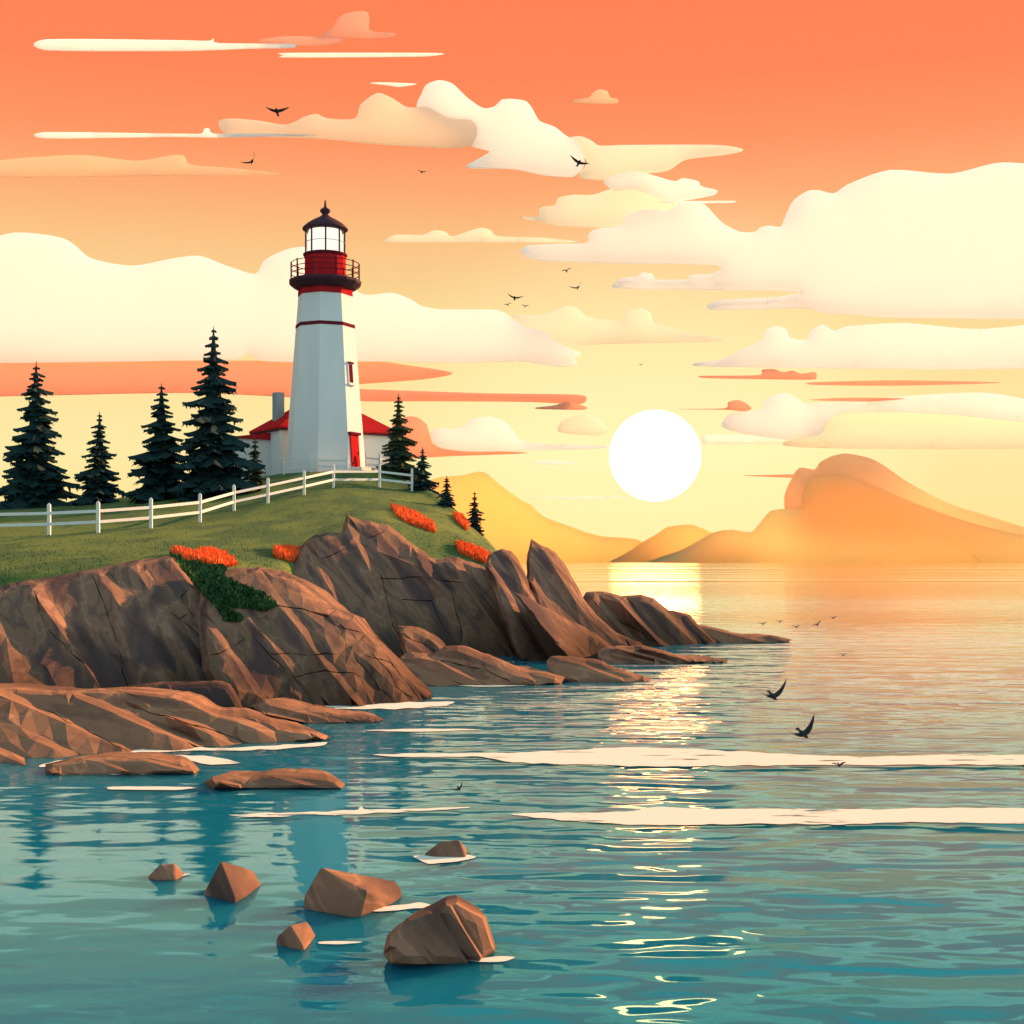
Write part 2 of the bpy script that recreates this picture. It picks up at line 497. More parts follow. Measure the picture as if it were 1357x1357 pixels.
# ------------------------------------------------------------------ water
m, nt, out = new_mat('sea_water')
geo = N(nt, 'ShaderNodeNewGeometry')
def wave(scale, stretch, rz, detail, dist):
    mp = N(nt, 'ShaderNodeMapping', Scale=stretch, Rotation=(0, 0, rz)); nt.links.new(geo.outputs['Position'], mp.inputs[0])
    t = N(nt, 'ShaderNodeTexNoise', Scale=scale, Detail=detail, Roughness=.45, Distortion=dist)
    nt.links.new(mp.outputs[0], t.inputs['Vector']); return t
w1 = wave(.9, (.42, 1, 1), R(-14), 1.0, .4)
w2 = wave(2.6, (.5, 1, 1), R(18), 1.0, .3)
w3 = wave(.011, (.22, 1, 1), R(4), 2.0, .5)
b0 = N(nt, 'ShaderNodeBump', Strength=1.0, Distance=2.6); nt.links.new(w3.outputs['Fac'], b0.inputs['Height'])
b1 = N(nt, 'ShaderNodeBump', Strength=1.0, Distance=.085); nt.links.new(b0.outputs[0], b1.inputs['Normal']); b2 = N(nt, 'ShaderNodeBump', Strength=1.0, Distance=.028)
nt.links.new(w1.outputs['Fac'], b1.inputs['Height']); nt.links.new(w2.outputs['Fac'], b2.inputs['Height'])
nt.links.new(b1.outputs[0], b2.inputs['Normal'])
body = N(nt, 'ShaderNodeSubsurfaceScattering', Color=(.005, .125, .205, 1), Scale=1.0, Radius=(1.0, 2.0, 2.4))
gls = N(nt, 'ShaderNodeBsdfGlossy', Roughness=.02)
sp = N(nt, 'ShaderNodeSeparateXYZ'); nt.links.new(geo.outputs['Position'], sp.inputs[0])
calm = N(nt, 'ShaderNodeMapRange')                       # the bay is choppier near the boulders, the open sea lies calm
for i, v_ in ((1, 10), (2, 60), (3, 1.0), (4, .20)): calm.inputs[i].default_value = v_
nt.links.new(sp.outputs[1], calm.inputs[0])
lee = N(nt, 'ShaderNodeMapRange', interpolation_type='SMOOTHSTEP')   # sheltered on the headland side
for i, v_ in ((1, -2.2), (2, 1.2), (3, .30), (4, 2.7)): lee.inputs[i].default_value = v_
nt.links.new(sp.outputs[0], lee.inputs[0])
cl2 = N(nt, 'ShaderNodeMath', operation='MULTIPLY'); nt.links.new(calm.outputs[0], cl2.inputs[0]); nt.links.new(lee.outputs[0], cl2.inputs[1])
nt.links.new(cl2.outputs[0], b1.inputs['Strength']); nt.links.new(cl2.outputs[0], b2.inputs['Strength'])
b3 = N(nt, 'ShaderNodeBump', Strength=.3, Distance=.05); nt.links.new(w1.outputs['Fac'], b3.inputs['Height'])
cm = N(nt, 'ShaderNodeMath', operation='MULTIPLY'); cm.inputs[1].default_value = .4
nt.links.new(calm.outputs[0], cm.inputs[0]); nt.links.new(cm.outputs[0], b3.inputs['Strength'])
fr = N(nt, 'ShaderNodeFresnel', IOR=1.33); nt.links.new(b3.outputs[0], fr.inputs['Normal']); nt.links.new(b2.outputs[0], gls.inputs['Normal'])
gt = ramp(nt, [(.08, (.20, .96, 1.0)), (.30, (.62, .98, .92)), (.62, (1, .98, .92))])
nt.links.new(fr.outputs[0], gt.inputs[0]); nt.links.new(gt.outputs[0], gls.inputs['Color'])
mx = N(nt, 'ShaderNodeMixShader'); nt.links.new(fr.outputs[0], mx.inputs[0])
nt.links.new(body.outputs[0], mx.inputs[1]); nt.links.new(gls.outputs[0], mx.inputs[2]); nt.links.new(mx.outputs[0], out.inputs[0])
M['water'] = m
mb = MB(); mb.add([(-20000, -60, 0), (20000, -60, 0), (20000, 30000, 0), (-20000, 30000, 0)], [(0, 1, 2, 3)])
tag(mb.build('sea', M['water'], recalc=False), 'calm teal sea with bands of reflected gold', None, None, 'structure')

# ------------------------------------------------------------------ far hills
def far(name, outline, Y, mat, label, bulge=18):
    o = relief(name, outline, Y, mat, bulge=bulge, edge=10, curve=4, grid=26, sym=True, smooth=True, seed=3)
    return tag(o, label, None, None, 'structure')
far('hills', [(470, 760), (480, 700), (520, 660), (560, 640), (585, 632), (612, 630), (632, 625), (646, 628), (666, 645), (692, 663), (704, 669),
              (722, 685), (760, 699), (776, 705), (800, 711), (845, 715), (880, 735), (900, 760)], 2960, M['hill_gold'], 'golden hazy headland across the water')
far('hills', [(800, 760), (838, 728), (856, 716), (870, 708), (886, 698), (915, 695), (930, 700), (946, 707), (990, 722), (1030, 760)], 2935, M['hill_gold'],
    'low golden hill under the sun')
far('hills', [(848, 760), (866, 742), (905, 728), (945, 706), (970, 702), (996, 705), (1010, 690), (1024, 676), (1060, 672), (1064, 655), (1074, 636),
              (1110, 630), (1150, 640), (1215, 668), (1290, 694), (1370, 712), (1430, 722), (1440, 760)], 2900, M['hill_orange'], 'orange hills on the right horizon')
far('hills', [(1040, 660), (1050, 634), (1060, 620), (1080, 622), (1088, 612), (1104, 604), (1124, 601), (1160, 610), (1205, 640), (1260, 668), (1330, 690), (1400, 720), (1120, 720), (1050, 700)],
    2922, M['hill_sunlit_top'], 'coral peak coloured as the sunlit top of the orange hills')

# ------------------------------------------------------------------ clouds
CL = [
 ('white', 3000, 'long white streak cloud high at the upper left with a small bump', [(60, 52), (230, 53), (276, 54), (283, 51), (290, 57), (385, 58), (391, 61), (385, 63), (330, 64), (280, 66), (230, 67), (60, 66)]),
 ('white', 3000, 'thin straight white streak cloud near the top centre', [(376, 73), (380, 70), (575, 70), (580, 73), (545, 75), (380, 76)]),
 ('white', 3000, 'tiny white diamond shaped cloud above the tan cloud', [(490, 110), (510, 109), (552, 111), (530, 115), (515, 113)]),
 ('orange', 3900, 'faint orange cloud with a squarish tower at the very top', [(427, 45), (440, 38), (450, 22), (470, 15), (488, 17), (490, 40), (523, 44), (510, 49), (440, 50), (430, 48)]),
 ('orange', 3500, 'faint dusty cloud joining the long white streak at upper left', [(340, 54), (375, 48), (395, 48), (450, 50), (450, 56), (430, 60), (395, 60)]),
 ('tan', 2800, 'long tan cloud with humps left of the tall cream cloud', [(290, 160), (310, 157), (345, 160), (380, 165), (405, 154), (420, 151), (435, 157), (470, 157), (478, 138), (500, 123), (520, 130), (540, 142), (570, 142), (595, 155), (625, 158), (634, 172), (625, 190), (590, 194), (500, 189), (430, 182), (380, 180), (300, 176)]),
 ('cream', 3000, 'tall cream cloud with a rounded head in the upper middle', [(552, 140), (558, 125), (565, 112), (582, 106), (600, 111), (620, 130), (640, 143), (655, 141), (665, 132), (680, 131), (697, 134), (705, 143), (715, 160), (735, 168), (748, 178), (765, 190), (775, 215), (760, 232), (720, 230), (680, 222), (625, 221), (620, 218), (650, 200), (625, 192), (600, 180), (560, 160)]),
 ('yellow', 3250, 'pale yellow cloud trailing right from the tall cream cloud', [(752, 186), (760, 181), (772, 181), (785, 187), (795, 193), (830, 192), (950, 192), (985, 198), (960, 204), (910, 210), (885, 225), (850, 229), (800, 237), (768, 233), (778, 212)]),
 ('white', 2700, 'white streak cloud with a small bead under the left end of the tan cloud', [(60, 175), (230, 177), (266, 177), (270, 171), (277, 170), (284, 177), (340, 176), (420, 179), (340, 181), (280, 182), (230, 181), (60, 183)]),
 ('apricot', 3300, 'peach cloud bank at the left above the lighthouse', [(-20, 215), (100, 205), (180, 213), (225, 206), (243, 206), (252, 218), (300, 222), (370, 230), (300, 232), (230, 232), (-20, 234)]),
 ('apricot', 3000, 'small golden hat shaped cloud alone in the orange sky', [(758, 134), (780, 129), (787, 122), (795, 118), (805, 121), (809, 129), (818, 131), (818, 136), (790, 137)]),
 ('cream', 3100, 'cream puff cloud above the pale yellow puff', [(800, 240), (815, 232), (845, 227), (865, 232), (893, 240), (905, 236), (925, 240), (930, 247), (950, 252), (945, 258), (900, 266), (880, 265), (860, 256), (840, 250), (815, 252)]),
 ('yellow', 3400, 'pale yellow puff between two cream clouds at right', [(690, 287), (714, 287), (716, 275), (735, 272), (740, 262), (760, 258), (785, 258), (810, 250), (840, 243), (860, 245), (875, 262), (900, 270), (920, 285), (820, 300), (740, 298), (720, 293)]),
 ('cream', 3000, 'short thin streak cloud above the biggest cream cloud', [(880, 267), (970, 266), (965, 269), (880, 269)]),
 ('cream', 2900, 'biggest cream cloud filling the right side with layered shelves', [(690, 333), (700, 325), (740, 323), (777, 322), (780, 310), (790, 303), (820, 300), (830, 287), (850, 278), (872, 278), (885, 280), (900, 270), (920, 267), (935, 272), (950, 288), (960, 297), (980, 307), (1000, 307), (1008, 301), (1020, 299), (1035, 300), (1042, 285), (1052, 265), (1070, 253), (1085, 252), (1105, 256), (1126, 243), (1180, 225), (1260, 230), (1330, 215), (1420, 230), (1450, 300), (1450, 412), (1200, 420), (1126, 415), (1100, 414), (1060, 407), (950, 410), (938, 404), (960, 397), (1030, 393), (1060, 385), (950, 383), (820, 381), (815, 375), (825, 368), (845, 366), (850, 361), (865, 363), (870, 370), (910, 370), (915, 364), (945, 362), (950, 350), (800, 347), (710, 343)]),
 ('yellow', 3300, 'thin yellow cloud with low humps right of the lantern', [(515, 315), (525, 311), (560, 311), (575, 305), (590, 307), (600, 313), (635, 302), (650, 305), (660, 313), (720, 315), (765, 320), (720, 321), (520, 321)]),
 ('cream', 2800, 'huge cream cloud bank behind the lighthouse tower', [(-150, 300), (-50, 322), (20, 308), (85, 316), (120, 342), (175, 352), (230, 342), (265, 339), (300, 352), (338, 363), (350, 345), (375, 332), (400, 327), (430, 335), (455, 365), (480, 390), (520, 388), (545, 397), (560, 406), (590, 410), (650, 410), (670, 415), (690, 430), (720, 440), (740, 455), (770, 468), (760, 475), (765, 482), (740, 485), (690, 478), (600, 480), (540, 478), (475, 478), (400, 479), (345, 477), (328, 466), (310, 476), (230, 477), (0, 480), (-150, 478)]),
 ('yellow', 3300, 'pale yellow cloud with two humps in the middle of the sky', [(680, 418), (710, 418), (735, 412), (750, 405), (765, 408), (780, 420), (820, 425), (830, 413), (850, 409), (862, 415), (867, 428), (900, 437), (965, 450), (900, 453), (800, 455), (745, 458), (700, 445)]),
 ('cream', 3100, 'cream cloud bank at right above the coral streaks', [(940, 485), (960, 475), (985, 462), (1010, 450), (1015, 437), (1030, 432), (1042, 437), (1048, 448), (1070, 450), (1075, 438), (1090, 430), (1105, 438), (1126, 432), (1200, 428), (1300, 436), (1450, 425), (1450, 485)]),
 ('coral', 2600, 'coral streak cloud with bumps above and right of the sun', [(930, 498), (1005, 497), (1010, 490), (1025, 489), (1038, 493), (1050, 491), (1062, 495), (1080, 493), (1082, 500), (1070, 503), (940, 501)]),
 ('coral', 2600, 'plain coral streak cloud at the far right edge', [(1072, 507), (1126, 505), (1200, 504), (1330, 507), (1190, 511), (1080, 510)]),
 ('coral', 3400, 'long coral cloud band crossing behind the lower tower', [(-150, 478), (230, 478), (480, 478), (540, 484), (600, 494), (560, 502), (480, 508), (440, 514), (490, 516), (640, 521), (765, 523), (777, 530), (765, 535), (700, 532), (560, 531), (480, 531), (330, 523), (230, 520), (-150, 524)]),
 ('coral', 2600, 'small coral curl cloud at the end of the long band', [(710, 540), (735, 537), (750, 532), (765, 535), (778, 540), (770, 543), (715, 542)]),
 ('cream', 2900, 'cream dome cloud left of the sun above the golden hills', [(570, 575), (580, 567), (600, 568), (615, 565), (625, 555), (648, 552), (668, 558), (680, 570), (690, 583), (720, 588), (800, 590), (795, 594), (700, 597), (620, 598), (580, 592)]),
 ('coral', 3300, 'coral cloud peeping out beside the spruce right of the house', [(520, 562), (540, 552), (553, 553), (565, 562), (570, 577), (577, 590), (620, 596), (700, 600), (600, 604), (560, 606), (525, 604)]),
 ('yellow', 3300, 'pale yellow wisp just left of the sun', [(740, 572), (745, 558), (770, 550), (788, 552), (800, 562), (806, 574), (785, 577)]),
 ('cream', 3000, 'small cream lens cloud below the dome cloud', [(700, 613), (735, 610), (770, 613), (735, 616)]),
 ('cream', 3000, 'thin pale streak cloud low left of the sun', [(700, 660), (770, 658), (845, 659), (770, 662)]),
 ('white', 4200, 'white streak cloud touching the right side of the sun', [(931, 577), (936, 576), (942, 578), (947, 573), (955, 576), (1020, 576), (1030, 573), (1045, 580), (1043, 587), (945, 588), (931, 586)]),
 ('cream', 3000, 'cream puffs at right between sun and picture edge', [(958, 565), (965, 550), (985, 545), (1000, 545), (1010, 540), (1015, 530), (1030, 522), (1045, 521), (1060, 530), (1070, 535), (1126, 530), (1300, 520), (1400, 540), (1400, 562), (1250, 548), (1126, 546), (1098, 558), (1088, 575), (1058, 580), (1040, 582), (990, 575)]),
 ('coral', 2600, 'coral streak cloud with one orange bump right above the sun', [(898, 542), (960, 541), (965, 533), (978, 530), (990, 535), (996, 542), (985, 545), (965, 543)]),
 ('yellow', 4200, 'yellow cloud low at right above the orange hills', [(1040, 590), (1055, 578), (1085, 572), (1095, 555), (1126, 543), (1250, 545), (1400, 560), (1400, 592), (1126, 594)]),
 ('coral', 2400, 'thin coral streak cloud before the coral peak at right', [(985, 630), (1030, 629), (1070, 628), (1105, 630), (1060, 633), (1020, 632)]),
 ('coral', 2600, 'short thin coral streak cloud over the cream puffs at right', [(1072, 530), (1126, 527), (1200, 528), (1150, 532)]),
]
for mat, Y, label, pts in CL:
    h = max(p[1] for p in pts) - min(p[1] for p in pts)
    ed = max(1.6, min(16, h * .22))
    Y = 3080 + (Y - 3000) * .04
    o = relief('cloud', pts, Y, CLOUD[mat], bulge=ed * .4 / F * Y, edge=ed, curve=5 if len(pts) > 6 else 6, grid=max(9, h * .2), sym=True, smooth=True)
    tag(o, label, 'cloud')

# ------------------------------------------------------------------ the hill (grass)
PX = [-320, -100, 0, 130, 230, 300, 350, 400, 450, 500, 545, 580, 610, 640, 665, 700]
rows = [
 ([800, 795, 790, 785, 782, 782, 778, 775, 770, 765, 765, 768, 775, 785, 800, 815], [38, 38, 38, 38, 38, 40, 43, 47, 51, 55, 59, 60, 60, 60, 58, 55]),
 ([752, 750, 748, 745, 742, 742, 738, 730, 712, 702, 702, 708, 717, 734, 752, 785], [42, 42, 42, 42, 42, 44, 47, 51, 56, 60, 64, 65, 65, 64, 62, 58]),
 ([728, 726, 722, 718, 713, 710, 703, 693, 680, 672, 676, 687, 703, 726, 746, 781], [52, 53, 53, 54, 55, 57, 61, 65, 69, 73, 75, 73, 70, 67, 64, 60]),
 ([712, 706, 702, 696, 688, 681, 669, 656, 648, 645, 652, 668, 690, 718, 742, 778], [66, 68, 68, 69, 71, 73, 76, 79, 82, 86, 86, 81, 76, 71, 67, 62]),
 ([688, 680, 673, 664, 652, 645, 632, 625, 624, 625, 637, 657, 683, 712, 738, 775], [88, 89, 90, 91, 92, 92, 92, 92, 92, 92, 91, 86, 80, 74, 70, 64]),
]
g = []
for pys, Ys in rows: g.append([at(px, py, Y) for px, py, Y in zip(PX, pys, Ys)])
top = g[-1]
g.append([Vector((p.x * 1.10, p.y + 12, p.z + .05)) for p in top])
g.append([Vector((p.x * 1.3, p.y + 28, p.z * .55)) for p in top])
g.append([Vector((p.x * 1.4, p.y + 40, -2)) for p in top])
g.insert(0, [Vector((p.x * .98, p.y - 3, -1.5)) for p in g[0]])
def cr(a, b, c, d, t): return .5 * (2 * b + (c - a) * t + (2 * a - 5 * b + 4 * c - d) * t * t + (-a + 3 * b - 3 * c + d) * t ** 3)
def refine(seq, n):
    o_ = []; L = len(seq)
    for i in range(L - 1):
        for j in range(n): o_.append(cr(seq[max(i - 1, 0)], seq[i], seq[i + 1], seq[min(i + 2, L - 1)], j / n))
    o_.append(seq[-1]); return o_
g = [refine(r_, 6) for r_ in g]
g = list(map(list, zip(*[refine(list(c_), 6) for c_ in zip(*g)])))
nr, nc = len(g), len(g[0])
mb = MB(); mb.v = [tuple(p + Vector((0, 0, .10 * noise.noise(p * .35)))) for r_ in g for p in r_]
mb.f = [(i * nc + j, i * nc + j + 1, (i + 1) * nc + j + 1, (i + 1) * nc + j) for i in range(nr - 1) for j in range(nc - 1)]
hill = tag(mb.build('hill', M['grass'], smooth=True), 'grassy hill carrying the lighthouse', None, None, 'structure')
bvh = BVHTree.FromPolygons([Vector(v) for v in mb.v], mb.f)
def ground(px, py):
    d = (at(px, py, 1) - Vector((0, 0, CH))).normalized()
    h = bvh.ray_cast(Vector((0, 0, CH)), d); return h[0] if h[0] else None
def drop(x, y):
    h = bvh.ray_cast(Vector((x, y, 60)), Vector((0, 0, -1))); return h[0].z if h[0] else 0.0

# ------------------------------------------------------------------ cliff rocks
ROCKS = [
 dict(label='broad brown cliff with slanting beds in the middle of the headland', gx=.010, fac=.5, Y=44, grad=.045, base=872,
      out=[(376, 765), (388, 738), (400, 722), (416, 709), (434, 705), (452, 706), (460, 683), (482, 689), (514, 696), (546, 720), (577, 741), (606, 738), (642, 752), (656, 778), (669, 803), (684, 838), (702, 870), (702, 890), (470, 905), (400, 890), (370, 820)],
      strata=(58, 32, .62, 10), bulge=.9, edge=16, thick=10,
      cracks=[[(500, 768), (560, 764), (605, 772)], [(506, 764), (512, 800), (530, 850)], [(595, 778), (604, 805), (612, 850)], [(430, 740), (470, 720), (507, 705)], [(534, 795), (572, 795), (585, 828)]],
      planes=[[(455, 720, .8), (500, 730, .8), (560, 752, .7)], [(520, 790, -.5), (560, 800, -.6), (570, 835, -.5)], [(480, 800, -.3), (500, 850, -.3)], [(625, 775, .4), (660, 840, .4)]]),
 dict(label='big rounded brown rock with a cracked flank at the lower left shore', gx=.010, fac=.35, Y=30, grad=.035, base=931,
      out=[(270, 762), (288, 756), (315, 753), (350, 752), (376, 756), (402, 771), (422, 787), (444, 806), (468, 815), (488, 840), (512, 859), (535, 881), (553, 899), (573, 917), (586, 931), (586, 945), (300, 948), (268, 890), (262, 820)],
      strata=(52, 38, .36, 9), bulge=1.3, edge=30, thick=7,
      cracks=[[(366, 802), (400, 808), (432, 818), (446, 828), (486, 840)], [(432, 818), (443, 808)], [(363, 866), (410, 868), (450, 866), (483, 842)], [(390, 898), (430, 890), (470, 893), (502, 913)], [(335, 843), (362, 872), (393, 905), (415, 931)], [(290, 866), (335, 843)], [(482, 868), (520, 880)], [(490, 862), (540, 925)], [(505, 862), (556, 925)], [(474, 876), (520, 928)]],
      planes=[[(400, 790, .5), (450, 825, .6), (490, 865, .5)], [(300, 880, -.3), (330, 900, -.3)]]),
 dict(label='long sloping brown slab at the left edge running down to the water', gx=.008, fac=.5, Y=29, grad=.035, base=931,
      out=[(-60, 788), (30, 770), (110, 757), (180, 742), (229, 736), (258, 775), (294, 806), (300, 838), (296, 862), (320, 905), (345, 931), (345, 948), (100, 965), (-60, 965)],
      strata=(56, 55, .6, 13), bulge=.9, edge=18, thick=8,
      cracks=[[(230, 815), (258, 835), (285, 880), (300, 905)], [(262, 770), (240, 790), (270, 840), (290, 866)], [(120, 760), (150, 830), (170, 920)], [(30, 740), (60, 830), (110, 880)]],
      planes=[[(250, 790, .4), (285, 840, .4)], [(265, 900, -.4), (300, 915, -.4)]]),
 dict(label='small dark block of rock at the foot of the sloping slab', Y=27.5, grad=.02, base=935,
      out=[(130, 915), (200, 905), (232, 905), (290, 903), (303, 908), (318, 930), (322, 942), (130, 950)], strata=(62, 40, .15, 4), bulge=.35, edge=8, thick=2.5),
 dict(label='tilted slab catching light at the base of the middle cliff', gx=.02, fac=.2, Y=36, grad=.03, base=880,
      out=[(527, 828), (554, 830), (578, 843), (592, 860), (602, 875), (610, 900), (545, 905), (530, 860)], strata=(42, 16, .3, 8), bulge=.5, edge=8, thick=4,
      cracks=[[(532, 842), (560, 852), (585, 872)]]),
 dict(label='low pair of ledges pointing right under the middle cliff', fac=.2, Y=34.4, grad=.03, base=905, low=True,
      out=[(520, 880), (540, 862), (570, 868), (590, 856), (606, 855), (640, 866), (672, 878), (690, 886), (725, 891), (749, 897), (744, 906), (690, 912), (540, 916), (505, 900)], strata=(24, 16, .5, 8), bulge=.5, edge=7, thick=3.5,
      cracks=[[(585, 876), (640, 886), (672, 902)]]),
 dict(label='blunt upright fin of dark rock beside the grass edge', gx=.02, fac=.4, Y=43.5, grad=.03, base=870,
      out=[(642, 752), (648, 735), (665, 727), (678, 730), (690, 748), (703, 780), (716, 806), (760, 840), (800, 862), (800, 882), (694, 886), (676, 850), (658, 800)], strata=(60, 20, .55, 8), bulge=.6, edge=9, thick=4,
      planes=[[(665, 745, .5), (690, 790, .5), (712, 840, .5)]]),
 dict(label='tall pointed fin of dark rock leaning right with an orange edge', gx=.02, fac=.4, Y=47, grad=.03, base=862,
      out=[(697, 770), (699, 735), (703, 714), (718, 722), (736, 732), (752, 754), (763, 772), (773, 792), (790, 815), (815, 838), (850, 852), (850, 872), (740, 872), (712, 820)], strata=(58, 20, .7, 8), bulge=.6, edge=10, thick=4,
      planes=[[(715, 745, .5), (740, 790, .5), (770, 840, .5)]]),
 dict(label='broad slanting slab with a glowing orange face below the fins', gx=.045, fac=.25, Y=41.5, grad=.04, base=872,
      out=[(681, 785), (700, 792), (725, 806), (775, 831), (800, 848), (833, 872), (833, 884), (765, 884), (740, 858), (705, 815)], strata=(40, 24, .6, 16), bulge=.35, edge=6, thick=3,
      planes=[[(700, 805, -.2), (740, 845, -.2)]]),
 dict(label='dark humped rock right of the fins with streaked orange tops', gx=.015, fac=.4, Y=50, grad=.03, base=857,
      out=[(768, 800), (776, 785), (800, 783), (824, 790), (850, 788), (866, 793), (886, 808), (914, 815), (930, 832), (944, 845), (958, 851), (958, 864), (770, 866), (760, 830)], strata=(48, 21, .7, 9), bulge=.7, edge=9, thick=5,
      cracks=[[(822, 824), (850, 838), (870, 856)]]),
 dict(label='flat tapering tip of the headland farthest out to sea', Y=52, grad=.02, base=851, low=True,
      out=[(915, 832), (928, 828), (946, 831), (980, 840), (1033, 843), (1049, 847), (1040, 853), (950, 858), (915, 856)], strata=(14, 9, .4, 4), bulge=.4, edge=4, thick=3),
 dict(label='long thin ledge below the humped rock reaching right', Y=41.6, grad=.03, base=877, low=True,
      out=[(792, 862), (806, 857), (850, 856), (872, 860), (890, 866), (920, 872), (966, 874), (960, 880), (850, 884), (792, 884)], strata=(16, 9, .4, 4), bulge=.4, edge=4, thick=2.5),
 dict(label='low dark boat shaped rock just off the fins', Y=35.2, grad=.03, base=902, low=True,
      out=[(725, 876), (730, 869), (764, 872), (798, 876), (815, 884), (840, 893), (863, 899), (856, 906), (800, 910), (728, 902)], strata=(18, 11, .4, 4), bulge=.4, edge=5, thick=2.5),
 dict(label='wide flat reddish shelf of rock at the lower left waterline', gx=.004, fac=.2, Y=22.9, grad=.03, base=987, low=True,
      out=[(-60, 905), (60, 915), (150, 912), (230, 920), (252, 926), (290, 946), (330, 946), (350, 951), (378, 963), (420, 969), (440, 975), (443, 981), (405, 986), (330, 992), (240, 1000), (100, 1012), (-60, 1030)], strata=(24, 18, .45, 9), bulge=.55, edge=6, thick=2.6,
      cracks=[[(232, 955), (270, 965), (330, 985)], [(150, 930), (220, 950), (262, 962)], [(60, 940), (130, 975), (180, 1000)]]),
 dict(label='thin orange spit lying on the water in front of the rounded rock', Y=26.4, grad=.03, base=953, low=True,
      out=[(332, 935), (350, 927), (368, 930), (400, 938), (430, 941), (450, 947), (490, 950), (508, 953), (502, 958), (420, 962), (350, 950)], strata=(14, 9, .3, 4), bulge=.3, edge=4, thick=1.5),
 dict(label='small flat rock at the left edge below the reddish shelf', Y=20.1, grad=.02, base=1020, low=True,
      out=[(60, 1012), (120, 1003), (200, 1004), (240, 1009), (264, 1019), (258, 1026), (60, 1030)], strata=(14, 12, .2, 4), bulge=.3, edge=5, thick=1.2),
 dict(label='flat reddish rock barely above the water apart from the shore', Y=18.8, grad=.02, base=1040, low=True,
      out=[(270, 1036), (280, 1029), (330, 1031), (352, 1025), (400, 1026), (435, 1029), (458, 1039), (452, 1046), (280, 1046)], strata=(12, 12, .25, 5), bulge=.3, edge=5, thick=1.0),
]
rock_o = []
for i, d in enumerate(ROCKS):
    o = relief('rock', d['out'], d['Y'], M['rock_low' if d.get('low') else 'rock'], grad=d['grad'], base=d['base'], bulge=d['bulge'], edge=d['edge'],
               strata=d['strata'], cracks=d.get('cracks', ()), planes=d.get('planes', ()), gx=d.get('gx', 0), fac=d.get('fac', 0), thick=d['thick'], jit=.9, step=9, seed=20 + i)
    tag(o, d['label'], 'rock', 'rocks of the headland'); rock_o.append(o)

BOULD = [
 (12.6, 'peaked boulder in the water farthest left of the group with a dark left face', [(292, 1141, 0), (300, 1144, .2), (335, 1153, .40), (311, 1190, -.28), (268, 1187, .05), (357, 1188, .48), (300, 1170, .55), (340, 1172, .5)]),
 (12.1, 'long boulder in the water with a bright orange top', [(425, 1149, .1), (525, 1168, .60), (531, 1178, .50), (465, 1180, -.22), (486, 1180, -.22), (405, 1200, .02), (403, 1188, .1), (465, 1209, -.26), (537, 1205, .45), (430, 1180, .6), (520, 1180, .75)]),
 (10.95, 'smallest boulder beside the lighthouse reflection', [(384, 1226, 0), (407, 1220, .22), (426, 1254, .36), (402, 1256, -.13), (365, 1249, .05), (367, 1241, .06), (390, 1236, .35), (415, 1236, .35)]),
 (14.3, 'little dark rock alone in the middle of the water', [(562, 1132, 0), (583, 1115, .05), (609, 1113, .05), (624, 1133, .45), (617, 1135, -.1), (575, 1135, -.08), (590, 1122, .4), (614, 1122, .4)]),
 (13.3, 'small boulder at the left edge of the bay', [(196, 1162, 0), (212, 1146, 0), (232, 1144, .05), (245, 1159, .12), (232, 1163, -.1), (208, 1164, -.1), (210, 1150, .4), (235, 1152, .4)]),
]
for Y, label, pts in BOULD:
    tag(hull_rock('boulder', pts, Y, M['boulder']), label, 'boulder', 'boulders in the bay')
o = relief('boulder', [(510, 1252), (513, 1238), (524, 1228), (541, 1216), (566, 1206), (590, 1195), (606, 1193), (624, 1203), (644, 1214), (650, 1232), (656, 1252), (661, 1270), (650, 1284), (520, 1282), (508, 1264)], 10.75, M['boulder'], grad=.0012, gx=.0028, base=1270,
           strata=(60, 25, .10, 3), bulge=.22, edge=16, thick=.7, jit=.4, step=14, seed=5, planes=[[(560, 1235, .12), (600, 1240, .12), (628, 1262, .12)]])
tag(o, 'largest boulder with slanting beds nearest the viewer', 'boulder', 'boulders in the bay')

# ------------------------------------------------------------------ lighthouse
PM = F / 93.5                                        # pixels per metre at the tower
LB = at(431, 625, 93.5)
LB.z = min(LB.z, drop(LB.x, LB.y))
def hz(py): return at(431, py, 93.5).z - LB.z
lt = thing('lighthouse', 'white octagonal lighthouse with red bands and dark domed lantern on the hill top', 'lighthouse', LB)
FA = 20                                              # facet facing nearly the viewer; facets every 45 degrees
def facet_n(a): return Vector((math.sin(R(a)), -math.cos(R(a)), 0))
rot8 = R(FA - 90 + 22.5)
def rad(py): return (2.72 + (1.80 - 2.72) * (625 - py) / (625 - 391))
def ringseg(y0, y1, extra=0, n=8): return [(rad(y0) + extra, hz(y0)), (rad(y1) + extra, hz(y1))]
MB().lathe([(rad(640), hz(640))] + ringseg(625, 391), 8, rot8).build('tower', M['white'], lt)
MB().lathe(ringseg(435.5, 431, .03), 8, rot8).build('stripe', M['maroon'], lt)
MB().lathe([(rad(393) + .04, hz(393)), (rad(380) + .04, hz(379))], 8, rot8).build('red_band', M['red'], lt)
gal = MB().lathe([(1.85, hz(385)), (2.05, hz(383)), (2.36, hz(378)), (2.42, hz(376)), (2.42, hz(373.5)), (2.3, hz(372))], 16, rot8).build('gallery_deck', M['navy'], lt)
for k in range(10):
    a = R(7.5) + 2 * math.pi * k / 10
    x, y = 2.24 * math.cos(a), 2.24 * math.sin(a)
    MB().tube([(x, y, hz(373)), (x, y, hz(348.5))], .05, 6).build('railing_post', M['maroon'], gal)
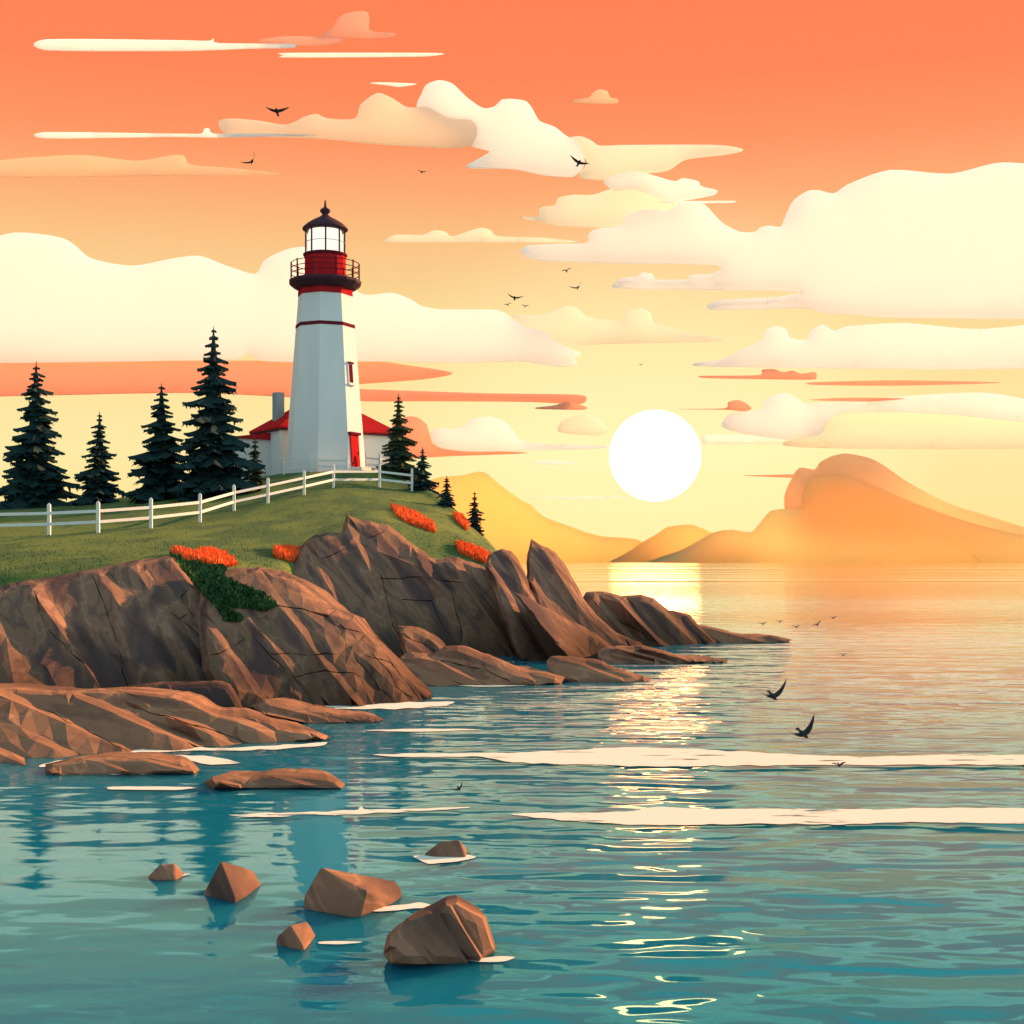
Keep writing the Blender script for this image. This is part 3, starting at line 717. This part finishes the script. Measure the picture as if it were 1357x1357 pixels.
for py in (350, 357, 364):
    pts = [(2.24 * math.cos(rot8 + 2 * math.pi * k / 32), 2.24 * math.sin(rot8 + 2 * math.pi * k / 32), hz(py)) for k in range(33)]
    MB().tube(pts, .03, 5).build('railing', M['maroon'], gal)
MB().lathe([(1.38, hz(373)), (1.38, hz(341))], 16, rot8).build('lantern_base', M['red'], lt)
MB().lathe([(1.40, hz(341)), (1.47, hz(339)), (1.47, hz(337.5)), (1.35, hz(336.5))], 24, rot8).build('sill_ring', M['maroon'], lt)
lan = MB().lathe([(1.24, hz(336.5)), (1.24, hz(305))], 16, rot8, cap=False).build('lantern_glass', M['glass'], lt)
MB().lathe([(1.08, hz(336)), (1.15, hz(330)), (1.17, hz(321)), (1.15, hz(312)), (1.08, hz(306))], 24).build('lamp', M['lamp'], lan)
for k in range(8):
    a = rot8 + 2 * math.pi * (k + .25) / 8
    x, y = 1.28 * math.cos(a), 1.28 * math.sin(a)
    MB().tube([(x, y, hz(337)), (x, y, hz(304))], .055, 6).build('glazing_bar', M['navy'], lan)
MB().tube([(1.27 * math.cos(2 * math.pi * k / 24), 1.27 * math.sin(2 * math.pi * k / 24), hz(322)) for k in range(25)], .02, 5).build('glazing_bar', M['chimney'], lan)
dome = MB().lathe([(1.34, hz(305.5)), (1.50, hz(305)), (1.52, hz(303.5)), (1.42, hz(301)), (1.22, hz(297.5)), (.92, hz(293.5)), (.6, hz(290)), (.36, hz(287.5)), (.22, hz(285))], 24).build('dome', M['navy'], lt, smooth=True)
MB().lathe([(.2, hz(286)), (.18, hz(284.5)), (.26, hz(282.5)), (.36, hz(280)), (.33, hz(278)), (.2, hz(276)), (.09, hz(274.5)), (.07, hz(270)), (.03, hz(265))], 16).build('finial', M['navy'], dome, smooth=True)
# window and door on the sunny facet
def on_facet(a, py, du, out_=0.0):
    n = facet_n(a); t = Vector((math.cos(R(a)), math.sin(R(a)), 0))
    ap = rad(py) * math.cos(R(22.5))
    p = n * (ap + out_) + t * du; p.z = hz(py); return p
slope = math.atan((2.72 - 1.80) * math.cos(R(22.5)) / (hz(391) - hz(625)))
def facet_M(a): return Matrix.Rotation(R(a), 3, 'Z') @ Matrix.Rotation(-slope, 3, 'X')
A65 = FA + 45
FM = facet_M(A65)
p = on_facet(A65, 498, -.22)
wn = MB().box(p, (.62, .16, 1.42), FM).build('window', M['white'], lt)
MB().box(on_facet(A65, 498, -.22, .05), (.42, .10, 1.2), FM).build('pane', M['pane_dark'], wn)
MB().box(on_facet(A65, 512.5, -.22, .06), (.8, .26, .09), FM).build('sill', M['white'], wn)
MB().box(on_facet(A65, 484, -.22, .07), (.6, .2, .12), FM).build('lintel', M['maroon'], wn)
dr = MB().box(on_facet(A65, 600, -.28, .02), (.98, .16, 2.24), FM).build('door', M['red'], lt)
MB().box(on_facet(A65, 577, -.28, .07), (1.3, .30, .16), FM).build('lintel', M['maroon'], dr)
MB().box(on_facet(A65, 602, .06, .12), (.07, .07, .14), FM).build('handle', M['navy'], dr)
MB().box(on_facet(A65, 624, -.28, .45), (1.9, 1.2, .22), Matrix.Rotation(R(A65), 3, 'Z')).build('doorstep', M['white'], lt)

# ------------------------------------------------------------------ keeper's house
HC = at(373, 627, 95.6); HC.z = min(HC.z, drop(HC.x, HC.y) - .05)
hs = thing('keepers_house', 'white house with red hipped roof and grey chimney behind the lighthouse', 'house', HC, R(35))
LX, LY, WH = 9.0, 4.3, hz(565) - hz(627)
MB().box((LX / 2, LY / 2, WH / 2 - .3), (LX, LY, WH + .6)).build('wall', M['white'], hs)
for cx_, cy_ in ((0, 0), (LX, 0), (0, LY)):
    MB().box((cx_, cy_, WH / 2 - .3), (.26, .26, WH + .56)).build('corner_board', M['fence'], hs)
ov, RH = .3, 2.35
mb = MB()
b0 = [(-ov, -ov, WH), (LX + ov, -ov, WH), (LX + ov, LY + ov, WH), (-ov, LY + ov, WH)]
rv_ = b0 + [(x, y, z + .12) for x, y, z in b0] + [(LX * .34, LY / 2, WH + RH), (LX * .62, LY / 2, WH + RH)]
mb.add(rv_, [(3, 2, 1, 0), (0, 1, 5, 4), (1, 2, 6, 5), (2, 3, 7, 6), (3, 0, 4, 7), (4, 5, 9, 8), (5, 6, 9), (6, 7, 8, 9), (7, 4, 8)])
rf = mb.build('roof', M['roofred'], hs)
MB().box((LX / 2, LY / 2, WH - .03), (LX + .52, LY + .52, .14)).build('eaves', M['navy'], rf)
MB().box((1.0, LY * .60, WH + 1.7), (.62, .62, 2.1)).build('chimney', M['chimney'], rf)
an = MB().box((-1.2, LY * .72, WH / 2 - .55), (2.6, 2.4, WH - .2)).build('annex', M['white'], hs)
mb = MB(); z0 = WH - .65
mb.add([(-2.7, LY * .72 - 1.4, z0), (.1, LY * .72 - 1.4, z0), (.1, LY * .72 + 1.4, z0), (-2.7, LY * .72 + 1.4, z0),
        (-2.7, LY * .72 - 1.4, z0 + .1), (0, LY * .72 - 1.4, z0 + .5), (0, LY * .72 + 1.4, z0 + .5), (-2.7, LY * .72 + 1.4, z0 + .1)],
       [(3, 2, 1, 0), (0, 1, 5, 4), (1, 2, 6, 5), (2, 3, 7, 6), (3, 0, 4, 7), (4, 5, 6, 7)])
mb.build('annex_roof', M['roofred'], an)

# ------------------------------------------------------------------ fences
def fence(label, posts, hgt, group=None, pw=.14):
    root = thing('fence', label, 'fence', posts[0], 0, group); o0 = Vector(posts[0])
    for p in posts:
        q = Vector(p) - o0
        mb = MB(); mb.box(q + Vector((0, 0, hgt / 2 - .2)), (pw, pw, hgt + .4))
        mb.add([q + Vector((sx_ * pw / 2, sy_ * pw / 2, hgt)) for sx_, sy_ in ((-1, -1), (1, -1), (1, 1), (-1, 1))] + [q + Vector((0, 0, hgt + .09))], [(0, 1, 4), (1, 2, 4), (2, 3, 4), (3, 0, 4)])
        mb.build('post', M['fence'], root)
    for f_ in (.72, .36):
        for a, b in zip(posts, posts[1:]):
            a_, b_ = Vector(a) - o0 + Vector((0, -.05, hgt * f_)), Vector(b) - o0 + Vector((0, -.05, hgt * f_))
            d = b_ - a_; ln = d.length; d.normalize()
            y_ = Vector((0, 0, 1)).cross(d).normalized(); z_ = d.cross(y_)
            MB().box((a_ + b_) / 2, (ln, .06, .13), Matrix((d, y_, z_)).transposed()).build('rail', M['fence'], root)
    return root
fp = [ground(px, py) for px, py in [(-90, 712), (-10, 711), (65, 709), (130, 706), (200, 700), (265, 692), (310, 677), (355, 667), (403, 656), (442, 646.5)]] 
fp += [at(503, 646, 86), at(546, 652, 86.5)]
for p in fp: p.z = drop(p.x, p.y)
fence('long white two rail fence climbing the hill to the lighthouse', fp, 1.32)
fq = [at(376, 627, 90.3), at(413, 627, 90.0), at(460, 628, 89.8)]
for p in fq: p.z = drop(p.x, p.y)
fence('short white fence standing against the lighthouse base', fq, 1.05, None, .12)
fq = [at(485, 627, 92.6), at(503, 627, 92.5), at(512, 627, 93.3)]
for p in fq: p.z = drop(p.x, p.y)
fence('short white fence before the right wall of the house', fq, 1.12, None, .12)

# ------------------------------------------------------------------ spruces
def spruce(label, px, py, Y, top_py, wpx, mat, seed, dense=1.0):
    rnd = random.Random(seed)
    base = at(px, py, Y)
    z = drop(base.x, base.y); base.z = min(base.z, z) if z > .3 else base.z
    H = at(px, top_py, Y).z - base.z; W = wpx / F * Y / 2
    root = thing('spruce_tree', label, 'tree', base, 0, 'spruce trees on the hill')
    MB().tube([(0, 0, -.5), (0, 0, H * .3), (.02, 0, H * .97)], H * .018 + .04, 8, .015).build('trunk', M['bark'], root)
    vs = []; fs = []
    tiers = int(15 + H * 1.3)
    for k in range(tiers):
        t = (k + rnd.uniform(-.3, .3)) / tiers
        if t < .015: t = .015
        prof = (1 - t) ** .82 * (.86 if t < .12 else 1) if t < .86 else (1 - t) * 1.6
        saw = .72 + .36 * ((k % 3) / 2)
        nb = max(5, int((12 - 6 * t) * dense))
        a0 = rnd.uniform(0, 6.28)
        for i in range(nb):
            a = a0 + 2 * math.pi * (i + rnd.uniform(-.3, .3)) / nb
            L = W * 1.38 * prof * saw * rnd.uniform(.60, 1.28) * (1 + .35 * noise.noise(Vector((math.cos(a) * 1.2, math.sin(a) * 1.2, t * 5 + seed * 3.7)))) + .05
            z0 = t * H; dr_ = L * rnd.uniform(.32, .55) ; up = L * rnd.uniform(.02, .16)
            ca, sa = math.cos(a), math.sin(a); m_ = 6
            wid = L * rnd.uniform(.36, .52) + .04
            o_ = len(vs)
            for s in range(m_ + 1):
                q = s / m_; r_ = L * q
                zz = z0 - dr_ * q ** 1.2 + up * q ** 4
                ww = wid * (1 - q) ** .6 * (1.0 if s % 2 else .62) * (0.5 if s == 0 else 1)
                dz = -ww * .55
                vs.append((ca * r_ - sa * ww, sa * r_ + ca * ww, zz + dz - H * .004))
                vs.append((ca * r_, sa * r_, zz + H * .006))
                vs.append((ca * r_ + sa * ww, sa * r_ - ca * ww, zz + dz - H * .004))
            for s in range(m_):
                b_ = o_ + s * 3
                fs += [(b_, b_ + 1, b_ + 4, b_ + 3), (b_ + 1, b_ + 2, b_ + 5, b_ + 4)]
            for s in range(1, m_):                          # hanging needle tufts
                q = s / m_; r_ = L * q; zz = z0 - dr_ * q ** 1.2 + up * q ** 4
                for sd_ in (-1, 1):
                    ww = wid * rnd.uniform(.5, 1.15) * (1 - q) ** .5; o2 = len(vs)
                    vs += [(ca * r_, sa * r_, zz), (ca * (r_ + L * .12), sa * (r_ + L * .12), zz - .02),
                           (ca * (r_ + L * .1) - sd_ * sa * ww, sa * (r_ + L * .1) + sd_ * ca * ww, zz - ww * rnd.uniform(.5, 1.1))]
                    fs.append((o2, o2 + 1, o2 + 2))
    mb = MB(); mb.v = vs; mb.f = fs
    mb.lathe([(.10 * W, H * .03), (.42 * W, H * .10), (.30 * W, H * .4), (.12 * W, H * .75), (.01, H)], 7)
    mb.build('crown', mat, root, recalc=False)
    return root
TR = [
 ('tallest dark spruce, left of the house, standing behind the fence', 283, 662, 84, 432, 104, 'spruce', 1),
 ('dark spruce just left of the tallest one', 214, 668, 86, 508, 84, 'spruce', 2),
 ('small pointed olive spruce in front of the house wall', 338, 650, 86, 577, 27, 'spruce_olive', 3),
 ('bushy low dark spruce between the tallest spruce and the olive one', 312, 660, 85.5, 610, 34, 'spruce', 4),
 ('olive brown spruce touching the right end of the house', 528, 634, 91, 521, 50, 'spruce_olive', 5),
 ('dark spruce at the right end of the long fence', 560, 662, 87, 592, 38, 'spruce', 6),
 ('small dark spruce halfway down the right slope', 592, 690, 81, 630, 30, 'spruce', 7),
 ('lowest dark spruce on the right slope, farthest toward the sun', 629, 714, 75.5, 651, 27, 'spruce', 8),
 ('slender dark spruce, second from the left edge of the view', 132, 684, 88, 545, 62, 'spruce', 9),
 ('wide dark spruce at the left edge of the view', 48, 690, 88, 478, 92, 'spruce', 10),
]
for t in TR:
    spruce(t[0], t[1], t[2], t[3], t[4], t[5], M[t[6]], t[7])

# ------------------------------------------------------------------ flowers
def flowers(label, poly, seed, n=1300):
    rnd = random.Random(seed); P_ = [Vector(p) for p in poly]
    xs = [p.x for p in P_]; ys = [p.y for p in P_]; vs = []; fs = []; c = None
    k = 0
    while k < n:
        q = Vector((rnd.uniform(min(xs), max(xs)), rnd.uniform(min(ys), max(ys))))
        if not inside(q, P_): n -= .2; continue
        g_ = ground(q.x, q.y); k += 1
        if g_ is None: continue
        if c is None: c = g_.copy()
        h = rnd.uniform(.08, .36); r_ = rnd.uniform(.03, .07); a = rnd.uniform(0, 3.1)
        tip = g_ - c + Vector((rnd.uniform(-.1, .1), rnd.uniform(-.1, .1), h)); b_ = g_ - c
        o_ = len(vs)
        for j in range(4):
            aa = a + j * math.pi / 2; vs.append(b_ + Vector((math.cos(aa) * r_ * .4, math.sin(aa) * r_ * .4, -.03)))
        for j in range(4):
            aa = a + j * math.pi / 2; vs.append(b_.lerp(tip, .6) + Vector((math.cos(aa) * r_, math.sin(aa) * r_, 0)))
        vs.append(tip)
        for j in range(4):
            i2 = (j + 1) % 4; fs += [(o_ + j, o_ + i2, o_ + 4 + i2, o_ + 4 + j), (o_ + 4 + j, o_ + 4 + i2, o_ + 8)]
    mb = MB(); mb.v = [tuple(v) for v in vs]; mb.f = fs
    o_ = mb.build('flower_patch', M['flower'], recalc=False); o_.location = c
    return tag(o_, label, 'flowers', 'orange flower patches on the grass')
flowers('orange flower patch at the left above the grass ledge', [(226, 734), (242, 736), (256, 740), (272, 735), (290, 737), (300, 743), (312, 750), (285, 754), (262, 750), (240, 744)], 1)
flowers('small orange flower patch beside the middle cliff top', [(362, 733), (380, 731), (396, 734), (402, 744), (384, 745), (366, 740)], 2, 900)
flowers('orange flower patch on the sunny slope under the fence end', [(518, 672), (535, 677), (560, 687), (574, 697), (577, 707), (560, 701), (540, 694), (524, 684)], 3)
flowers('orange flower patch beside the blunt fin of rock', [(602, 722), (618, 725), (640, 733), (648, 738), (646, 748), (628, 742), (608, 733)], 4, 800)
flowers('orange flower patch between the two lowest spruces', [(600, 684), (612, 686), (621, 700), (618, 704), (606, 693)], 5, 900)

LEDGE = [(226, 734), (262, 742), (300, 757), (290, 768), (318, 780), (345, 792), (366, 804), (352, 811), (326, 807), (306, 806), (302, 814), (322, 821), (318, 825), (296, 824), (290, 808), (258, 776)]
def tufts(name, label, poly, seed, n, hmin, hmax, mat, on, hill_only=True):
    rnd = random.Random(seed); P_ = [Vector(p) for p in poly]
    xs = [p.x for p in P_]; ys = [p.y for p in P_]; mb = MB(); k = 0; own = on[0]; o0 = Vector((0, 0, CH))
    while k < n:
        q = Vector((rnd.uniform(min(xs), max(xs)), rnd.uniform(min(ys), max(ys)))); k += 1
        if not inside(q, P_): continue
        d = (at(q.x, q.y, 1) - o0).normalized(); best = None
        for b in on:
            h_ = b.ray_cast(o0, d)
            if h_[0] and (best is None or h_[3] < best[3]): best = h_; src = b
        if best is None or (hill_only and src is not own): continue
        g_ = best[0]; up = (Vector((0, 0, 1)) + best[1] * (.5 if best[1].y < 0 else -.5) + Vector((rnd.uniform(-.6, .6), rnd.uniform(-.4, .4), 0))).normalized()
        h = rnd.uniform(hmin, hmax); a = rnd.uniform(0, 3.1); s_ = Vector((math.cos(a), math.sin(a), 0)) * h * .30
        m_ = g_ + up * h * .55; t_ = g_ + up * h + Vector((rnd.uniform(-.4, .4) * h, rnd.uniform(-.3, .3) * h, -.1 * h))
        e_ = up.cross(s_).normalized() * h * .1
        mb.add([g_ - s_, g_ + s_, m_ + s_ * .8, m_ - s_ * .8, t_, m_ + e_], [(0, 1, 5), (1, 2, 5), (0, 5, 3), (2, 4, 5), (5, 4, 3)])
    o = mb.build(name, mat, recalc=False); return tag(o, label, None, None, 'stuff')
def bv(o): return BVHTree.FromPolygons([o.matrix_world @ v.co for v in o.data.vertices], [tuple(p.vertices) for p in o.data.polygons])
tufts('grass', 'dark green grass growing between the left rocks', LEDGE, 3, 9000, .10, .24, M['grass_dark'], [bvh, bv(rock_o[1]), bv(rock_o[2])], False)
tufts('grass', 'short grass covering the hill', [(-60, 790), (-60, 700), (100, 694), (225, 686), (300, 668), (400, 640), (500, 633), (550, 645), (580, 662), (612, 690), (645, 716), (672, 745), (672, 800)], 4, 20000, .03, .065, M['grass_blade'], [bvh, bv(rock_o[0]), bv(rock_o[1]), bv(rock_o[2]), bv(rock_o[6])])

# ------------------------------------------------------------------ gulls
def gull(label, px, py, Y, span, mode, roll=0, yaw=0, mat='bird'):
    root_p = at(px, py, Y); s = span / F * Y / 2
    root = tag(bpy.data.objects.new('gull', None), label, 'bird', 'gulls over the bay'); COL.objects.link(root)
    root.location = root_p; root.rotation_euler = (R(24 if py > HY else -14), R(roll), R(yaw))
    mb = MB(); prof = [(0.005, -.46), (.05, -.38), (.10, -.2), (.13, 0), (.11, .2), (.09, .3), (.085, .38), (.05, .45), (.012, .54)]
    mb.lathe([(r_ * 1.25 * s, z * s) for r_, z in prof], 10)
    # body axis along -Y (toward the viewer) or along X (seen from the side)
    mb.v = [(x, -z, y * .8) for x, y, z in mb.v]
    mb.build('body', M[mat], root, smooth=True)
    for sd_ in (-1, 1):
        vs = []; fs = []; n = 8
        for k in range(n + 1):
            q = k / n
            if mode == 'v': z = .55 * q ** 1.0 - .1 * math.sin(q * 3.1)
            elif mode == 'm': z = .42 * math.sin(q * 2.2) - .12 * q
            else: z = .10 * q + .75 * q ** 2.2
            ch_ = (.44 * (1 - q) ** .6 + .02) * (1 + .25 * math.sin(q * 3.1)); sw = .22 * q * q - .06
            x = sd_ * (q * .98 + .03)
            for yy, zz in ((-ch_ * .5 + sw, 0), (0 + sw, .035 * (1 - q) + .008), (ch_ * .5 + sw, 0), (sw, -.02 * (1 - q) - .004)):
                vs.append((x * s, yy * s, (z + zz) * s))
        for k in range(n):
            for j in range(4):
                a_ = k * 4 + j; b_ = k * 4 + (j + 1) % 4; fs.append((a_, b_, b_ + 4, a_ + 4))
        fs += [(3, 2, 1, 0), (n * 4, n * 4 + 1, n * 4 + 2, n * 4 + 3)]
        mb = MB(); mb.v = vs; mb.f = fs; mb.build('wing', M[mat], root, smooth=True)
    mb = MB()
    mb.add([(-.06 * s, .36 * s, .012 * s), (.06 * s, .36 * s, .012 * s), (.12 * s, .66 * s, 0), (-.12 * s, .66 * s, 0), (-.06 * s, .36 * s, -.012 * s), (.06 * s, .36 * s, -.012 * s), (.12 * s, .66 * s, -.01 * s), (-.12 * s, .66 * s, -.01 * s)],
           [(0, 1, 2, 3), (7, 6, 5, 4), (0, 4, 5, 1), (1, 5, 6, 2), (2, 6, 7, 3), (3, 7, 4, 0)])
    mb.build('tail', M[mat], root)
    return root
gull('dark gull with wings in a V, highest of all at the upper left', 367, 148, 62, 32, 'v')
gull('dark gull banking steeply above the lighthouse', 334, 214, 62, 24, 'c', -42, 25)
gull('tiny dark gull alone under the tan cloud', 559, 228, 70, 12, 'v', 8)
gull('dark gull in front of the pale yellow cloud', 767, 216, 64, 28, 'v', 20, 10)
gull('grey gull, upper of the flock at mid sky', 751, 359, 70, 14, 'm', -14, 0, 'bird_grey')
gull('grey gull with raised wing, right of the flock at mid sky', 766, 381, 70, 19, 'c', -28, 15, 'bird_grey')
gull('dark gull, largest in the close trio at mid sky', 682, 395, 70, 22, 'v', 10)
gull('small grey gull at lower left of the close trio', 673, 404, 72, 11, 'm', -12, 0, 'bird_grey')
gull('small grey gull at lower right of the close trio', 696, 406, 72, 11, 'm', 4, 0, 'bird_grey')
gull('speck of a gull between the flock and the sun', 850, 483, 80, 8, 'v', -30, 0, 'bird_grey')
gull('black gull gliding low right of the sun path, farther of the big two', 1024, 922, 26, 44, 'c', -12, 12)
gull('black gull with one wing swept high, nearest at right', 1064, 972, 20, 46, 'c', -22, 15)
gull('black gull low over the water in the middle of the bay', 608, 1045, 16.5, 20, 'c', -32, 10)
gull('black gull skimming the water at the right edge of the bay', 1112, 1014, 18.5, 20, 'm', -4)
for lb, px, py, sp, ro in (('small grey gull nearest the headland tip, leftmost of the far five', 1011, 827, 12, -8), ('small grey gull second from the headland tip among the far five', 1033, 824, 11, 0),
                       ('lowest small grey gull of the far five past the headland tip', 1055, 831, 13, 0), ('small grey gull tilted steeply among the far five past the headland tip', 1083, 828, 15, -30),
                       ('small grey gull farthest right and highest of the far five', 1104, 819, 12, -4), ('lone small grey gull at right, lower than the far five', 1117, 868, 13, 4)):
    gull(lb, px, py, 38 if py < 850 else 34, sp, 'm', ro, 0, 'bird_grey')

# ------------------------------------------------------------------ surf lines and painted sky-reflection bands
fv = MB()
def foam_and_sheen(pts, z=.006):
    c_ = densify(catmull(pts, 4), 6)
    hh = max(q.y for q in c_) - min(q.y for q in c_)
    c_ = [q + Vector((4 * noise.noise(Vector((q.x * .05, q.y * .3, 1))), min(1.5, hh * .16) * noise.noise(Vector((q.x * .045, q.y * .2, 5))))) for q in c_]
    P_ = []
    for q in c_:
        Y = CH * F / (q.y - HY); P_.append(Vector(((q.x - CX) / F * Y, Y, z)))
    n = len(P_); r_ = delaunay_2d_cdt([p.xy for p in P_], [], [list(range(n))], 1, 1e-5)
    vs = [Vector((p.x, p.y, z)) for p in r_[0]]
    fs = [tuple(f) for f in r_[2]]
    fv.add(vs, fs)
foam_and_sheen([(302, 1081), (360, 1078), (420, 1076), (470, 1074), (478, 1069), (490, 1073), (560, 1072), (622, 1070), (600, 1073), (500, 1078), (420, 1082), (330, 1083)])  # this band and the next two paint sky reflected on calm water
foam_and_sheen([(676, 1079), (720, 1078), (800, 1077), (850, 1074), (870, 1070), (950, 1073), (1030, 1072), (1126, 1073), (1300, 1071), (1420, 1074), (1420, 1092), (1200, 1090), (1126, 1093), (1000, 1092), (860, 1094), (770, 1089), (710, 1084)])
foam_and_sheen([(492, 1001), (540, 999), (700, 997), (830, 991), (960, 995), (1126, 1003), (1300, 1000), (1420, 1004), (1420, 1013), (1126, 1014), (980, 1015), (860, 1016), (700, 1012), (640, 1004), (560, 1003)])
foam_and_sheen([(398, 1190), (412, 1198), (440, 1202), (480, 1204), (525, 1201), (550, 1197), (573, 1200), (550, 1205), (500, 1208), (455, 1207), (415, 1202)])
foam_and_sheen([(600, 1269), (630, 1271), (662, 1268), (682, 1269), (668, 1275), (630, 1275)])
foam_and_sheen([(424, 1249), (450, 1248), (482, 1249), (455, 1252), (425, 1252)])
foam_and_sheen([(200, 1161), (235, 1159), (253, 1159), (235, 1163), (200, 1164)])
foam_and_sheen([(548, 1135), (580, 1135), (620, 1133), (630, 1137), (600, 1143), (570, 1145)])
foam_and_sheen([(230, 987), (280, 992), (330, 990), (390, 987), (434, 984), (425, 988), (380, 992), (320, 995), (255, 995), (150, 1004), (60, 1016), (60, 1012), (150, 999)])
foam_and_sheen([(150, 1001), (232, 1001), (280, 1003), (318, 1011), (280, 1013), (230, 1006), (150, 1006)])
foam_and_sheen([(150, 1021), (230, 1021), (266, 1020), (230, 1024), (150, 1027)])
foam_and_sheen([(150, 1043), (230, 1043), (260, 1045), (230, 1047), (150, 1047)])
foam_and_sheen([(500, 929), (560, 931), (600, 930), (590, 935), (540, 939), (470, 940), (390, 937), (330, 934), (250, 932), (250, 929), (330, 930), (400, 931)])
foam_and_sheen([(600, 908), (650, 906), (712, 906), (690, 909), (640, 910)])
foam_and_sheen([(480, 968), (560, 966), (640, 967), (560, 970)])
tag(fv.build('foam_and_sheen', M['foam_and_sheen'], recalc=False), 'white foamy lines and bands of painted sky reflection lying on the water', None, None, 'stuff')

# ------------------------------------------------------------------ render
scene.render.engine = 'CYCLES'
cy = scene.cycles
cy.max_bounces = 14; cy.diffuse_bounces = 8; cy.glossy_bounces = 4; cy.transmission_bounces = 10; cy.transparent_max_bounces = 12
scene.view_settings.view_transform = 'Standard'; scene.view_settings.look = 'None'
scene.view_settings.exposure = EXPO; scene.view_settings.gamma = 1
scene.render.resolution_x = 1024; scene.render.resolution_y = 1024
